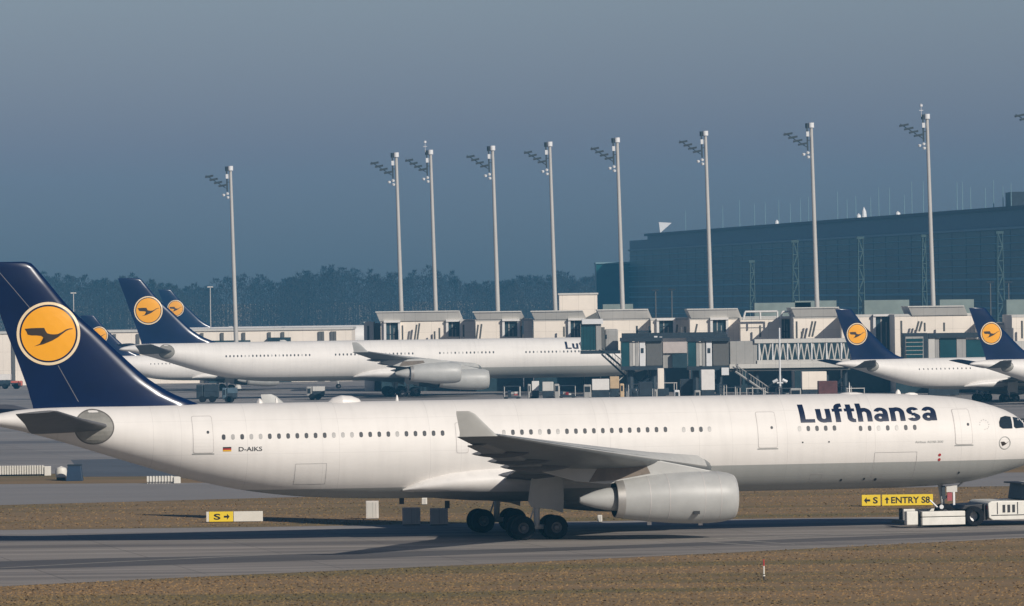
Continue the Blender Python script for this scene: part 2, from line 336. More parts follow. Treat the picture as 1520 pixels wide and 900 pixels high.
def airliner(name, label, loc, rz, scale=1.0, fore=0.0, aft=0.0, four=False, tipx=0.0, finsc=1.0, detail=2, lettering=True, flight_group=None, reg=None, nwin=None, engsc=1.0):
    root = empty(name, loc, rz, scale); tag(root, label, 'airliner', flight_group)
    def st(s): return s + (fore if s > 16 else 0) + (aft + tipx if s > 40 else 0)
    top = spline([st(a) for a, b in TOP], [b for a, b in TOP]); bot = spline([st(a) for a, b in BOT], [b for a, b in BOT])
    wid = spline([st(a) for a, b in WID], [b for a, b in WID])
    def P(s, y, z): return Vector((-s, -y, z))
    def fus_y(s, z, e=0.012):
        zt, zb = top(s), bot(s); zc, h = (zt + zb) / 2, (zt + zb) / 2 - zb; q = max(0.0, 1 - ((z - zc) / h) ** 2)
        return wid(s) * math.sqrt(q) + e
    def FS(e=0.012): return lambda s, z: P(s, fus_y(s, z, e), z)
    # fuselage skin
    L = st(63.6); ss = [0, .03, .08, .16, .28, .45, .65, .9, 1.2, 1.5, 1.9, 2.4, 3, 3.7, 4.5, 5.5, 7, 9] + list(np.arange(11, 42 + fore + aft, 2.0)) + list(np.arange(43 + fore + aft + tipx, st(62.4), 0.8)) + [st(62.6), st(63), st(63.3), st(63.5), st(63.6)]
    ss = sorted(set(round(float(x), 3) for x in ss)); N = 72; rings = []
    for s_ in ss:
        zt, zb, wd = top(s_), bot(s_), wid(s_)
        rings.append([P(s_, wd * math.cos(2 * math.pi * i / N), (zt + zb) / 2 + (zt - zb) / 2 * math.sin(2 * math.pi * i / N)) for i in range(N)])
    b = B(); b.loft(rings, M_FUS); b.build('fuselage', root, True)
    # belly fairing
    wf = fore; fr = []
    for s_, wd, h, zc in ((39.3 + wf, 1.9, .12, 2.85), (38.7 + wf, 2.45, .42, 2.98), (38 + wf, 2.7, .68, 3.1), (36.6 + wf, 2.95, 1.0, 3.25), (35 + wf, 3.08, 1.18, 3.3), (32 + wf, 3.2, 1.32, 3.32), (28 + wf, 3.25, 1.38, 3.33), (25 + wf, 3.2, 1.3, 3.3), (23 + wf, 3.05, 1.05, 3.2), (21.5 + wf, 2.8, .75, 3.05), (20.6 + wf, 2.4, .4, 2.85), (20.1 + wf, 1.5, .12, 2.7)):
        fr.append([P(s_, wd * math.cos(2 * math.pi * i / 48), zc + h * math.sin(2 * math.pi * i / 48)) for i in range(48)])
    b = B(); b.loft(fr, M_WHITE)
    fo = b
    for k, f in enumerate(fo.f):
        if sum(fo.v[i][2] for i in f) / len(f) < 2.75: fo.m[k] = fo.mi(M_BELLY)
    fo.build('belly_fairing', root, True)
    # wings
    def foil(y, sle, ch, z, t, mir, tw=0.03):
        up = [P(sle + c * ch, y * mir, z + th * t * ch - tw * c * ch) for c, th in AIRF]
        lo = [P(sle + c * ch, y * mir, z - th * t * ch * .8 - tw * c * ch) for c, th in reversed(AIRF[1:])]
        return up + lo
    tx = tipx
    def wing_z(y): return 3.90 + (y - 2.8) * 0.100 + max(0, y - 9) ** 2 * 0.00035
    def le(y): return 21.25 + wf + (y - 2.8) * (18.45 + tx) / 26.2
    def te(y):
        a = 33.4 + wf; k = 34.1 + wf + tx * .25; tip = 41.9 + wf + tx
        return a + (k - a) * (y - 2.8) / 6.6 if y < 9.4 else k + (tip - k) * (y - 9.4) / 19.6
    for mir in (1, -1):
        secs = [(1.5, .13), (2.8, .13), (6, .12), (9.4, .115), (14, .11), (20, .105), (25, .10), (28.3, .10), (29.0, .09)]
        b = B(); b.loft([foil(y, le(y), te(y) - le(y), wing_z(y), t, mir) for y, t in secs], M_WING)
        wg = b.build('wing', root, True)
        def wl(z, s0, s1, y):
            up = [P(s0 + c * (s1 - s0), (y + th * .09 * (s1 - s0)) * mir, z) for c, th in AIRF]
            lo = [P(s0 + c * (s1 - s0), (y - th * .09 * (s1 - s0)) * mir, z) for c, th in reversed(AIRF[1:])]
            return up + lo
        a = wf + tx
        zt_ = wing_z(29)
        b = B(); b.loft([wl(zt_ - .06, 39.68 + a, 41.75 + a, 29.0), wl(zt_ + .18, 39.95 + a, 41.75 + a, 29.08), wl(zt_ + 1.15, 41.0 + a, 42.0 + a, 29.42), wl(zt_ + 1.3, 41.3 + a, 42.0 + a, 29.45)], M_NAC)
        part(b.build('winglet', wg, True), 'light grey upswept winglet')
        # pale leading-edge slat
        b = B()
        b.loft([[P(le(y) - .03, y * mir, wing_z(y)), P(le(y) + .12, y * mir, wing_z(y) + .03 * (te(y) - le(y)) + .012), P(le(y) + .55, y * mir, wing_z(y) + .052 * (te(y) - le(y)) + .02), P(le(y) + .55, y * mir, wing_z(y)), P(le(y) + .2, y * mir, wing_z(y) - .02 * (te(y) - le(y)) - .02)] for y in (3.2, 6, 9.4, 14, 20, 25, 28.6)], M_NAC)
        b.build('slat', wg, True)
        for y, ln in ((5.6, 4.6), (11.2, 4.2), (15.3, 3.7), (20.2, 3.2)):
            s1 = te(y) + .8; z0 = wing_z(y) - .03 * (te(y) - le(y)) - .12; b = B()
            b.lathe([(-ln * c, r * .33 * ln / 4) for c, r in ((0, .02), (.06, .3), (.2, .65), (.45, 1), (.7, .9), (.9, .5), (1, .05))], P(s1, y * mir, z0), M_STAB, 12, (-1, 0, 0))  # darker skin puts the wing's shadow into the fairing colour
            part(b.build('flap_fairing', wg, True), 'pointed fairing under the trailing edge')
        if detail > 1:
            for y0, y1 in ((3.0, 9.1), (9.7, 19.6), (20.6, 25.2)):
                b = B(); rg_ = []
                for y in (y0, (y0 + y1) / 2, y1):
                    c = te(y) - le(y); zt2 = wing_z(y) - .03 * c; s0_ = te(y) - c * .2 - .3; rg_.append([P(s0_, y * mir, zt2 - .05), P(s0_ + .25, y * mir, zt2 - .17), P(te(y) + .12, y * mir, zt2 - .16), P(te(y) + .1, y * mir, zt2 - .10)])
                b.loft(rg_, mat('flap_skin', (0.24, 0.25, 0.26), .45, var=.15)); b.build('flap', wg)
        # engines
        for ey, es, ez in ([(9.37, 21.56 + wf, 2.38)] + ([(19.2, 26.2 + wf + tx * .55, 3.5)] if four else [])):
            e = engsc; b = B(); o = P(es, ey * mir, ez)
            b.lathe([(-u * e, r * e) for u, r in ((1.5, .1), (1.5, 1.12), (.8, 1.06), (.3, 1.02), (.06, 1.07), (0, 1.15), (.04, 1.21), (.14, 1.27))], o, M_LIP, 40)
            b.lathe([(-u * e, r * e) for u, r in ((.14, 1.27), (.35, 1.35), (.8, 1.44), (1.5, 1.49), (2.5, 1.495), (3.6, 1.45), (4.8, 1.35), (5.8, 1.23), (6.6, 1.12))], o, M_NAC, 40)
            b.lathe([(-u * e, r * e) for u, r in ((6.6, 1.12), (7.03, 1.05), (7.05, 1.0))], o, M_METAL, 40)
            b.lathe([(-u * e, r * e) for u, r in ((7.05, 1.0), (6.8, .95), (6.1, .9), (6.1, .3))], o, M_DKMET, 40)
            en = b.build('engine', root, True)
            b = B(); b.lathe([(-u * e, r * e) for u, r in ((6.1, .72), (7.45, .64), (8.2, .48), (8.8, .30), (9.05, .18), (9.06, .01))], o, M_NAC, 28); b.build('exhaust_cone', en, True)
            b = B(); b.lathe([(-u * e, r * e) for u, r in ((.75, .02), (.95, .2), (1.45, .4), (1.5, 1.1))], o, M_DKMET, 28); b.build('fan', en, True)
            zz = wing_z(ey); b = B(); a = es - 21.24
            pr = [(22.6, ez + 1.5), (23.9, ez + 1.78), (25.6, zz - .05), (31.6, zz - .25), (32.6, zz - .55), (30.6, ez + 1.05), (28.8, ez + .85), (27.2, ez + 1.0), (23.2, ez + 1.2)]
            b.prism([P(a + s_, ey * mir - .24, z) for s_, z in pr], P(0, .48, 0), M_NAC)
            for k, f in enumerate(b.f):
                if sum(-b.v[i][0] for i in f) / len(f) - a > 27.6: b.m[k] = b.mi(M_PYL)
            b.build('pylon', en, bevel=.05)
            b = B(); b.prism([P(a + s_, ey * mir - .262, z) for s_, z in ((26.2, ez + 1.42), (26.4, zz - .35), (29.3, zz - .4), (29.8, ez + 1.0), (28.4, ez + 1.06))], P(0, .524, 0), M_PYL); b.build('heat_panel', en)
            if detail > 1 and mir == 1:
                for u in (1.1, 2.05, 4.1, 5.2):
                    b = B(); rr = spline([.8, 1.5, 2.5, 3.6, 4.8, 5.8], [1.44, 1.49, 1.495, 1.45, 1.35, 1.23])(u) * e
                    b.lathe([(-u - .02, rr + .002), (-u - .018, rr + .006), (-u + .018, rr + .006), (-u + .02, rr + .002)], o, M_LINE, 40); b.build('panel_seam', en, True)
                b = B(); b.obox(o + P(2.55, 1.33, -.82) - P(0, 0, 0), (.17, 0, 0), (0, .06, 0), (0, 0, .09), M_BLACK); b.build('vent', en)
                for u, z in ((2.0, -1.5), (5.0, -1.42)):
                    b = B(); b.obox(o + P(u, 0, z), (.12, 0, 0), (0, .04, 0), (0, 0, .10), M_WHITE); b.build('drain_mast', en)
    # horizontal tail
    tl = fore + aft + tx
    for mir in (1, -1):
        b = B(); rr = []
        for y, s0, s1, z, t in ((.6, 55.9, 60.6, 6.75, .11), (2.0, 56.6, 60.95, 6.90, .11), (5.5, 58.4, 61.65, 7.34, .10), (9.3, 60.2, 62.6, 7.86, .09), (9.7, 60.6, 62.7, 7.93, .06)):
            rr.append(foil(y, s0 + tl, s1 - s0, z, t, mir, .06))
        b.loft(rr, M_STAB); b.build('stabilizer', root, True)
    # grey root plate of the moving stabilizer
    if detail > 0:
        b = bmesh.new(); cpts = [(57.15 + 1.12 * math.cos(2 * math.pi * i / 40), 6.82 + 1.0 * math.sin(2 * math.pi * i / 40)) for i in range(40)]
        drape(poly_bm([(s_ + tl, z) for s_, z in cpts]), lambda s_, z: P(s_, fus_y(s_, z, .02), z), 'stabilizer_root_plate', mat('root_plate', (0.27, 0.26, 0.235), .5, var=.2, scale=1.2), root, (.25, .25))
        b.free()
        bm = rosette(57.15, 6.82, 1.06, 1.13, 48, 1)
        for v in bm.verts: v.co.y = 6.82 + (v.co.y - 6.82) * .9; v.co.x += tl
        drape(bm, lambda s_, z: P(s_, fus_y(s_, z, .026), z), 'stabilizer_seal', mat('rubber_seal', (0.13, 0.12, 0.11), .7), root)
    # fin
    FINS = [(7.75, 50.4, 60.4, .50), (8.05, 51.0, 60.45, .48), (8.25, 51.45, 60.5, .47), (8.55, 52.2, 60.6, .45), (8.9, 52.85, 60.68, .44), (9.5, 53.77, 60.88, .42), (10.83, 55.25, 61.35, .38), (12.15, 56.63, 61.85, .35), (13.6, 58.21, 62.35, .31), (15.0, 59.38, 62.87, .28), (15.93, 60.15, 63.2, .19), (16.2, 60.42, 63.3, .17), (16.3, 60.8, 63.32, .10)]
    FINS = [(7.95 + (z - 7.95) * finsc, 60.3 - (60.3 - s0) * finsc + tl, 60.3 - (60.3 - s1) * finsc + tl, h) for z, s0, s1, h in FINS]
    fz = [a[0] for a in FINS]; f0 = spline(fz, [a[1] for a in FINS]); f1 = spline(fz, [a[2] for a in FINS]); fh = spline(fz, [a[3] for a in FINS])
    ac = [a for a, b_ in AIRF]; at_ = [b_ for a, b_ in AIRF]
    def fin_y(s_, z, e=.012):
        c = min(max((s_ - f0(z)) / (f1(z) - f0(z)), 0), 1); return float(np.interp(c, ac, at_)) * 2 * fh(z) + e
    rings = []
    zz = sorted(set(fz + list(np.arange(fz[0], fz[-1], .5))))
    for z in zz:
        s0, s1, h = f0(z), f1(z), fh(z)
        rings.append([P(s0 + c * (s1 - s0), th * 2 * h, z) for c, th in AIRF] + [P(s0 + c * (s1 - s0), -th * 2 * h, z) for c, th in reversed(AIRF[1:])])
    b = B(); b.loft(rings, M_NAVY); fin = b.build('tail_fin', root, True)
    def FF(e): return lambda s_, z: P(s_, fin_y(s_, z, e), z)
    cs, cz, rr = 60.3 - (60.3 - 59.52) * finsc + tl, 7.95 + (12.17 - 7.95) * finsc, 1.81 * finsc
    if detail > 0:
        drape(rosette(cs, cz, rr * .915, rr, 64, 1), FF(.03), 'emblem_ring', M_CREAM, fin)
        drape(rosette(cs, cz, 0, rr * .86, 64, 6), FF(.03), 'emblem_disc', M_YEL, fin)
        q = rr / 180.0
        drape(poly_bm([(cs - x * q, cz + y * q) for x, y in CRANE]), FF(.045), 'crane_emblem', M_BROWN, fin, (.15, .15))
    if detail > 1:
        b = bmesh.new(); vs = [b.verts.new(v) for v in ((62.15, 15.45, 0), (62.11, 15.45, 0), (57.78, 8.2, 0), (57.82, 8.2, 0))]; b.faces.new(vs)
        # the hinge seam is split round the emblem
        b.free()
        for (sa, za), (sb, zb) in (((62.6, 16.1), (60.53, 13.6)), ((59.0, 10.35), (57.85, 8.25))):
            drape(poly_bm([(sa - .022, za), (sa + .022, za), (sb + .022, zb), (sb - .022, zb)]), FF(.016), 'rudder_seam', mat('rudder_gap', (0.16, 0.17, 0.20), .5), fin, (.4, .4))
        drape(text_polys('KS', .02), lambda u, v: P(62.85 - u * 1.05, fin_y(62.5, 15.8, .03), 15.62 + v * .42), 'registration_letters', M_WHITE, fin)
    # cabin windows
    wins = nwin if nwin else []
    wm = {}
    for s_, z, shade in wins:
        key = (round(z, 2), shade) if 10 < s_ < 44 else (round(s_, 2), shade)
        if key not in wm:
            o = drape(poly_bm(rrect(-.105, .105, -.155, .155, .095)), lambda u, v, s_=s_, z=z: P(s_ + u, fus_y(s_ + u, z + v, .012), z + v) - P(s_, 0, z), 'window', M_SHADE if shade else M_WIN, root, (None, .12))
            wm[key] = o
        else:
            o = wm[key].copy(); COL.objects.link(o); o.parent = root
        o.location = P(s_, 0, z)
    # cockpit glazing
    if detail > 1:
        for pts in ([(1.55, 5.78), (1.5, 6.02), (1.72, 6.36), (2.2, 6.42), (2.32, 5.86), (2.2, 5.76)], [(2.45, 5.76), (2.36, 6.44), (2.75, 6.5), (3.12, 6.42), (3.3, 6.15), (3.32, 5.9), (3.12, 5.76)]):
            drape(poly_bm(pts), FS(.02), 'cockpit_window', M_GLASSD, root, (.2, .2))
        drape(poly_bm([(0.6, 5.85), (.75, 6.1), (1.15, 6.3), (1.35, 6.28), (1.4, 5.8)]), FS(.02), 'cockpit_window', M_GLASSD, root, (.2, .2))
        for s0, s1, z0, z1 in ((50.42, 51.6, 5.22, 7.35), (35.6, 36.32, 4.95, 6.72), (17.12, 18.3, 4.9, 7.02), (5.15, 6.25, 4.88, 6.98)):
            dr = drape(poly_bm(rrect(s0, s1, z0, z1, .12)), FS(.010), 'door', M_LINE, root, (.25, .2))
            drape(poly_bm(rrect(s0 + .035, s1 - .035, z0 + .035, z1 - .035, .1)), FS(.016), 'door_panel', M_FUS, dr, (.25, .2))
            if z1 > 6.9:
                drape(poly_bm(rrect(s1 - .95, s1 - .8, (z0 + z1) / 2 + .05, (z0 + z1) / 2 + .22, .07)), FS(.03), 'door_window', M_WIN, dr)
                drape(poly_bm(rrect(s0 - .04, s1 + .04, z0 - .07, z0 - .01, .02)), FS(.02), 'door_sill', M_BELLY, dr, (.3, None))
        drape(text_polys(reg, .015), lambda u, v: P(49.0 - u * 1.35, fus_y(49.0 - u * 1.35, 5.4 + v * .27, .012), 5.3 + v * .25), 'registration', M_DKMET, root)
        for k, mm in enumerate((M_BLACK, M_RED, M_GOLD)):
            z1 = 5.56 - k * .085
            drape(poly_bm([(49.9, z1), (49.42, z1), (49.42, z1 - .085), (49.9, z1 - .085)]), FS(.014), 'flag_stripe', mm, root)
        drape(text_polys('Airbus A330-300', .005), lambda u, v: P(8.75 - u * 1.75, fus_y(8.75 - u * 1.75, 5.0 + v * .13, .012), 5.02 + v * .13), 'small_lettering', M_BELLY, root)
        for s0, s1, z0, z1 in ((8.6, 11.2, 2.9, 4.5), (43.9, 45.7, 3.3, 4.5), (20.4, 21.3, 3.2, 3.75), (14.2, 14.9, 2.85, 3.3)):
            for i, q in enumerate(([(s0, z0), (s1, z0), (s1, z0 + .025), (s0, z0 + .025)], [(s0, z1), (s1, z1), (s1, z1 + .025), (s0, z1 + .025)], [(s0, z0), (s0 + .025, z0), (s0 + .025, z1), (s0, z1)], [(s1, z0), (s1 + .025, z0), (s1 + .025, z1), (s1, z1)])):
                drape(poly_bm(q), FS(.010 + i * .001), 'hatch_edge', mat('hatch_seam', (0.47, 0.455, 0.44), .6), root, (.3, .2))
        # crane roundel by the nose
        dr = drape(rosette(3.05, 4.92, .34, .39, 32, 1), FS(.02), 'crane_roundel', M_BELLY, root)
        q = .36 / 180
        drape(poly_bm([(3.05 - x * q, 4.92 + y * q * 1.2) for x, y in CRANE]), FS(.03), 'crane_emblem', M_BROWN, dr, (.1, .1))
        for k in range(12):
            a = 2 * math.pi * k / 12
            if k in (10, 11): continue
            drape(poly_bm(circ(4.32 + .3 * math.cos(a), 6.03 + .28 * math.sin(a), .028, 5)), FS(.02), 'star', M_BELLY, root)
        for s_, z in ((7.2, 4.3), (7.2, 4.02)):
            drape(poly_bm(circ(s_, z, .09, 8)), FS(.02), 'warning_mark', M_RED, root)
        for s_, z, r in ((15.6, 5.2, .05), (14.0, 5.2, .05), (10.9, 2.9, .09), (11.6, 2.95, .07), (13.0, 2.9, .08), (5.8, 3.2, .07)):
            drape(poly_bm(circ(s_, z, r, 8)), FS(.02), 'port', M_DKMET, root)
        # crown aerials and domes
        for s_, ln, h, wd in ((47.3, .45, .32, .3), (42.3, 2.0, .42, .55), (11.8, 1.6, .14, .4), (8.9, .35, .32, .1), (46.3, .18, .36, .06), (39.2, .18, .4, .06), (8.1, .9, .16, .12), (11.9, .1, .75, .05)):
            b = B(); zt = top(s_) - .05; b.lathe([(-ln * c, r) for c, r in ((-.5, .02), (-.42, .5), (-.2, .9), (.1, 1), (.35, .7), (.5, .05))], (0, 0, 0), M_WHITE, 16)
            o = b.build('aerial_fairing' if ln > 1 else 'aerial', root, True)
            o.data.transform(Matrix.Diagonal((1, wd, h, 1))); o.location = P(s_, 0, zt)
        for s_, y in ((39.0, 0), (36.3, 0)):
            b = B(); b.obox(P(s_, y, 2.2 if s_ > 38.9 else 1.9), (.14, 0, 0), (0, .03, 0), (0, 0, .22), M_DKMET); b.build('belly_aerial', root)
    if lettering:
        a = -1.4 if four else fore
        bm = bold_word('Lufthansa')
        drape(bm, lambda u, v: P(15.62 + a - u * 8.37, fus_y(15.62 + a - u * 8.37, 6.34 + v * 1.05, .014), 6.34 + v * 1.05), 'airline_lettering', M_NAVYT, root, (.0, .12) if detail < 2 else (.025, .1))
    # landing gear
    def wheel(c, r, wd, par, mir=1):
        b = B(); b.lathe([(-wd / 2, r * .45), (-wd / 2, r * .82), (-wd * .38, r * .96), (-wd * .15, r), (wd * .15, r), (wd * .38, r * .96), (wd / 2, r * .82), (wd / 2, r * .45)], c, M_TYRE, 28, (0, 1, 0))
        b.lathe([(-wd / 2 + .05, r * .46), (-wd / 2 + .10, r * .30), (-wd / 2 - .02, r * .18), (-wd / 2 - .03, .01)], c, M_RIM, 20, (0, 1, 0))
        b.lathe([(wd / 2 - .05, r * .46), (wd / 2 - .08, .01)], c, M_RIM, 20, (0, 1, 0))
        return b.build('wheel', par, True)
    for mir in (1, -1):
        gs = 32.2 + wf; b = B()
        b.cyl(P(gs, 5.3 * mir, .75), P(gs - .1, 5.1 * mir, 3.9), .17, .22, M_STRUT, 14)
        b.cyl(P(gs - 1.1, 5.3 * mir, .72), P(gs + 1.1, 5.3 * mir, .72), .14, .14, M_STRUT, 10)
        for ds in (-.97, .97): b.cyl(P(gs + ds, 4.5 * mir, .7), P(gs + ds, 6.1 * mir, .7), .09, .09, M_STRUT, 8)
        b.cyl(P(gs - .15, 5.25 * mir, 1.9), P(gs - 1.6, 4.2 * mir, 3.6), .07, .07, M_STRUT, 8)
        b.cyl(P(gs + .45, 5.3 * mir, .95), P(gs + .1, 5.3 * mir, 1.9), .05, .05, M_STRUT, 6)
        g = b.build('main_gear', root, True)
        for ds in (-.97, .97):
            for dy in (-.68, .68): wheel(P(gs + ds, (5.3 + dy) * mir, .7), .7, .5, g)
        b = B(); b.prism([P(gs - 1.55, 5.62 * mir, 2.1), P(gs - 1.45, 5.95 * mir, 3.95), P(gs + .35, 5.95 * mir, 3.95), P(gs + .55, 5.62 * mir, 2.2), P(gs + .35, 5.6 * mir, 1.85), P(gs - .9, 5.6 * mir, 1.7), P(gs - 1.5, 5.6 * mir, 1.5)], P(0, -.06 * mir, 0), M_NAC)
        b.build('gear_door', g)
    if four:
        b = B(); gs = 32.2 + wf + .6; b.cyl(P(gs, 0, .75), P(gs, 0, 2.4), .17, .2, M_STRUT); g = b.build('centre_gear', root, True)
        for ds in (-.97, .97):
            for dy in (-.5, .5): wheel(P(gs + ds, dy, .7), .7, .45, g)
    lift = .28 if detail > 1 else 0
    gs = 6.15; b = B(); b.cyl(P(gs, 0, .5 + lift), P(gs + .25, 0, 2.7), .11, .15, M_STRUT, 12); b.cyl(P(gs, -.45, .53 + lift), P(gs, .45, .53 + lift), .07, .07, M_STRUT, 8)
    b.cyl(P(gs + .1, 0, 1.5), P(gs - 1.2, 0, 2.6), .06, .06, M_STRUT, 8)
    g = b.build('nose_gear', root, True)
    for dy in (-.34, .34): wheel(P(gs, dy, .53 + lift), .52, .3, g)
    if detail > 1:
        b = B(); b.box(-gs + .0, -gs + .66, -.55, -.5, 2.02, 2.4, M_CAP); b.box(-gs + .06, -gs + .36, -.50, -.45, 1.5, 2.0, mat('faded_red', (0.36, .07, .08), .6)); b.box(-gs + .40, -gs + .52, -.56, -.5, 1.25, 2.02, M_LAMPL); b.box(-gs - .26, -gs - .05, -.5, -.44, 1.6, 2.4, M_DSTEEL); b.build('steering_cover', g)
        b = B(); b.cyl(P(gs + .9, .1, 1.55), P(gs + .25, .2, .9), .05, .05, M_LAMPL, 8); b.cyl(P(gs + .3, .42, 1.15), P(gs + .3, .5, 1.15), .13, .13, M_LAMPL, 12); b.build('taxi_light', g)
    else:
        b = B(); b.cyl(P(gs + .1, 0, 1.5), P(gs - 1.2, 0, 2.6), .06, .06, M_STRUT); b.build('drag_brace', g)
    return root, st

YAW = R(12.7)
fwd = Vector((math.cos(YAW), math.sin(YAW), 0))
def root_loc(px, D, s, yaw=YAW, sc=1.0):       # where the nose stands when station s is seen at px, depth D
    p = W(px, 600, D); p.z = 0
    return p + Vector((math.cos(yaw), math.sin(yaw), 0)) * s * sc

def wrow(s0, s1, n, z0, z1=None): z1 = z0 if z1 is None else z1; return [(s0 + (s1 - s0) * i / (n - 1), z0 + (z1 - z0) * i / (n - 1)) for i in range(n)]
rows = wrow(49.84, 37.08, 25, 6.13) + wrow(33.46, 23.83, 19, 6.10) + wrow(22.73, 21.18, 4, 6.07) + wrow(15.74, 13.62, 5, 6.0) + wrow(12.03, 8.71, 7, 5.95)
rs = random.Random(4)
main_wins = [(s, z, rs.random() < .22) for s, z in rows]

O1 = root_loc(768, 8000 / 25.45, 32.04)
main_plane, _ = airliner('airliner', 'large white twin jet with yellow crane on navy tail towed across the foreground', O1, YAW, reg='D-AIKS', nwin=main_wins, detail=2)
def A(s, y, z): return Vector((-s, -y, z))     # same frame as the aircraft, for the tug

# second, four engined airliner behind
w2 = [(s, z, rs.random() < .2) for s, z in wrow(62.8, 51.0, 23, 6.05) + wrow(47.3, 36.3, 21, 6.05) + wrow(32.4, 24.7, 15, 6.05) + wrow(20.0, 10.7, 18, 6.0)]
K2 = 10.6
O2 = root_loc(318, 8000 / K2, 50.98 + 13.9 - .7, R(12.0))
p2, _ = airliner('airliner', 'white four engined jet parked behind the foreground one, nose at the boarding bridges', O2, R(12.0), fore=5.35, aft=6.1, four=True, tipx=2.45, finsc=1.1, detail=1, nwin=w2, flight_group='airliners parked on the apron', engsc=1.0)
# distant wide-body, mostly its fin seen
O3 = root_loc(320, 8000 / 6.8, 50.9, R(14))
airliner('airliner', 'most distant jet, its navy fin with orange disc rising over the low white building', O3, R(14), detail=1, lettering=False, flight_group='airliners parked on the apron')
# narrow-body type
w5 = [(s, z, False) for s, z in wrow(48.5, 38.5, 13, 6.1) + wrow(33, 22, 14, 6.1)]
p5, _ = airliner('airliner', 'small white jet behind the towed jet, left one of the two tails at right', root_loc(1337, 8000 / 12.0, 50.98, R(22), .7), R(22), scale=.70, detail=1, nwin=w5, finsc=1.07, flight_group='airliners parked on the apron')
p6 = copy_tree(p5); p6['label'] = 'small white jet at the right picture edge, its navy tail nearest to that edge'
p6.location = root_loc(1537, 8000 / 12.3, 50.98, R(22), .7)
p4 = copy_tree(p5); p4['label'] = 'small white jet between the big navy fin and the tail of the four engined jet'
p4.rotation_euler.z = R(14); p4.location = root_loc(205, 8000 / 9.7, 50.98, R(14), .7)

# ------------------------------------------------------------------ ground
def sheet(name, pts, z, m, kind='structure'):
    b = B(); b.raw([(p.x, p.y, z) for p in pts], [tuple(range(len(pts)))], m); o = b.build(name); tag(o, kind=kind); return o
M_GRASS = mat('winter_grass', (0.115, 0.078, 0.045), 0.95, scale=0.35, col2=(0.072, 0.062, 0.026), bump=.6, detail=12, stretch=(.5, .35, 1))
def layered(name, c1, c2, c3, sc1, sc2, stretch, rough=.9, joints=True):
    m = mat(name, c1, rough, col2=c2, scale=sc1, stretch=stretch, detail=10, bump=.15 if joints else 0)
    t = m.node_tree; b = t.nodes['Principled BSDF']; mx = t.nodes[m['mix']]
    tc = t.nodes.new('ShaderNodeTexCoord'); no = t.nodes.new('ShaderNodeTexNoise'); no.inputs['Scale'].default_value = sc2; no.inputs['Detail'].default_value = 4
    mp = t.nodes.new('ShaderNodeMapping'); mp.inputs['Scale'].default_value = (.25, 1.6, 1)
    mp.inputs['Rotation'].default_value = (0, 0, -YAW)
    t.links.new(tc.outputs['Object'], mp.inputs['Vector']); t.links.new(mp.outputs[0], no.inputs['Vector'])
    mr = t.nodes.new('ShaderNodeMapRange'); mr.inputs['From Min'].default_value = .48; mr.inputs['From Max'].default_value = .66
    m2 = t.nodes.new('ShaderNodeMix'); m2.data_type = 'RGBA'; m2.inputs['B'].default_value = (*c3, 1)
    t.links.new(no.outputs['Fac'], mr.inputs['Value']); t.links.new(mr.outputs[0], m2.inputs['Factor'])
    t.links.new(mx.outputs['Result'], m2.inputs['A']); t.links.new(m2.outputs['Result'], b.inputs['Base Color'])
    if joints:
        # tyre-worn streaks along the taxi direction and sealed joints across it
        mp2 = t.nodes.new('ShaderNodeMapping'); mp2.inputs['Rotation'].default_value = (0, 0, -YAW * .6); mp2.inputs['Scale'].default_value = (.012, .55, 1)
        n2 = t.nodes.new('ShaderNodeTexNoise'); n2.inputs['Scale'].default_value = 1.0; n2.inputs['Detail'].default_value = 7; n2.inputs['Roughness'].default_value = .7
        t.links.new(tc.outputs['Object'], mp2.inputs['Vector']); t.links.new(mp2.outputs[0], n2.inputs['Vector'])
        r2 = t.nodes.new('ShaderNodeMapRange'); r2.inputs['From Min'].default_value = .38; r2.inputs['From Max'].default_value = .62; r2.inputs['To Min'].default_value = .68; r2.inputs['To Max'].default_value = 1.12
        t.links.new(n2.outputs['Fac'], r2.inputs['Value'])
        mp3 = t.nodes.new('ShaderNodeMapping'); mp3.inputs['Rotation'].default_value = (0, 0, -YAW)
        br = t.nodes.new('ShaderNodeTexBrick'); br.inputs['Scale'].default_value = 1.0; br.inputs['Mortar Size'].default_value = .05; br.inputs['Brick Width'].default_value = 7.5; br.inputs['Row Height'].default_value = 7.5
        br.offset = 0; br.inputs['Color1'].default_value = (1, 1, 1, 1); br.inputs['Color2'].default_value = (.90, .90, .90, 1); br.inputs['Mortar'].default_value = (.62, .62, .62, 1)
        t.links.new(tc.outputs['Object'], mp3.inputs['Vector']); t.links.new(mp3.outputs[0], br.inputs['Vector'])
        src = m2.outputs['Result']
        for q in (r2.outputs[0], br.outputs['Color']):
            mm = t.nodes.new('ShaderNodeMix'); mm.data_type = 'RGBA'; mm.blend_type = 'MULTIPLY'; mm.inputs['Factor'].default_value = 1
            t.links.new(src, mm.inputs['A']); t.links.new(q, mm.inputs['B']); src = mm.outputs['Result']
        t.links.new(src, b.inputs['Base Color'])
    return m
layered_grass = layered('winter_turf', (0.275, 0.170, 0.078), (0.190, 0.124, 0.050), (0.150, 0.112, 0.040), .25, .10, (.16, .8, 1), .98, joints=False)
M_ASPH = layered('taxiway_asphalt', (0.345, 0.305, 0.272), (0.26, 0.228, 0.203), (0.165, 0.147, 0.140), .10, .13, (.12, 1.2, 1), .85)
M_APRON = layered('apron_concrete', (0.34, 0.315, 0.30), (0.275, 0.255, 0.245), (0.225, 0.21, 0.205), .03, .03, (.12, 1, 1), .85)
M_BLUISH = mat('dark_asphalt', (0.105, 0.118, 0.14), .8, var=.15, scale=.1)
M_MARK = mat('taxi_line', (0.34, 0.31, 0.27), .8, var=.2)

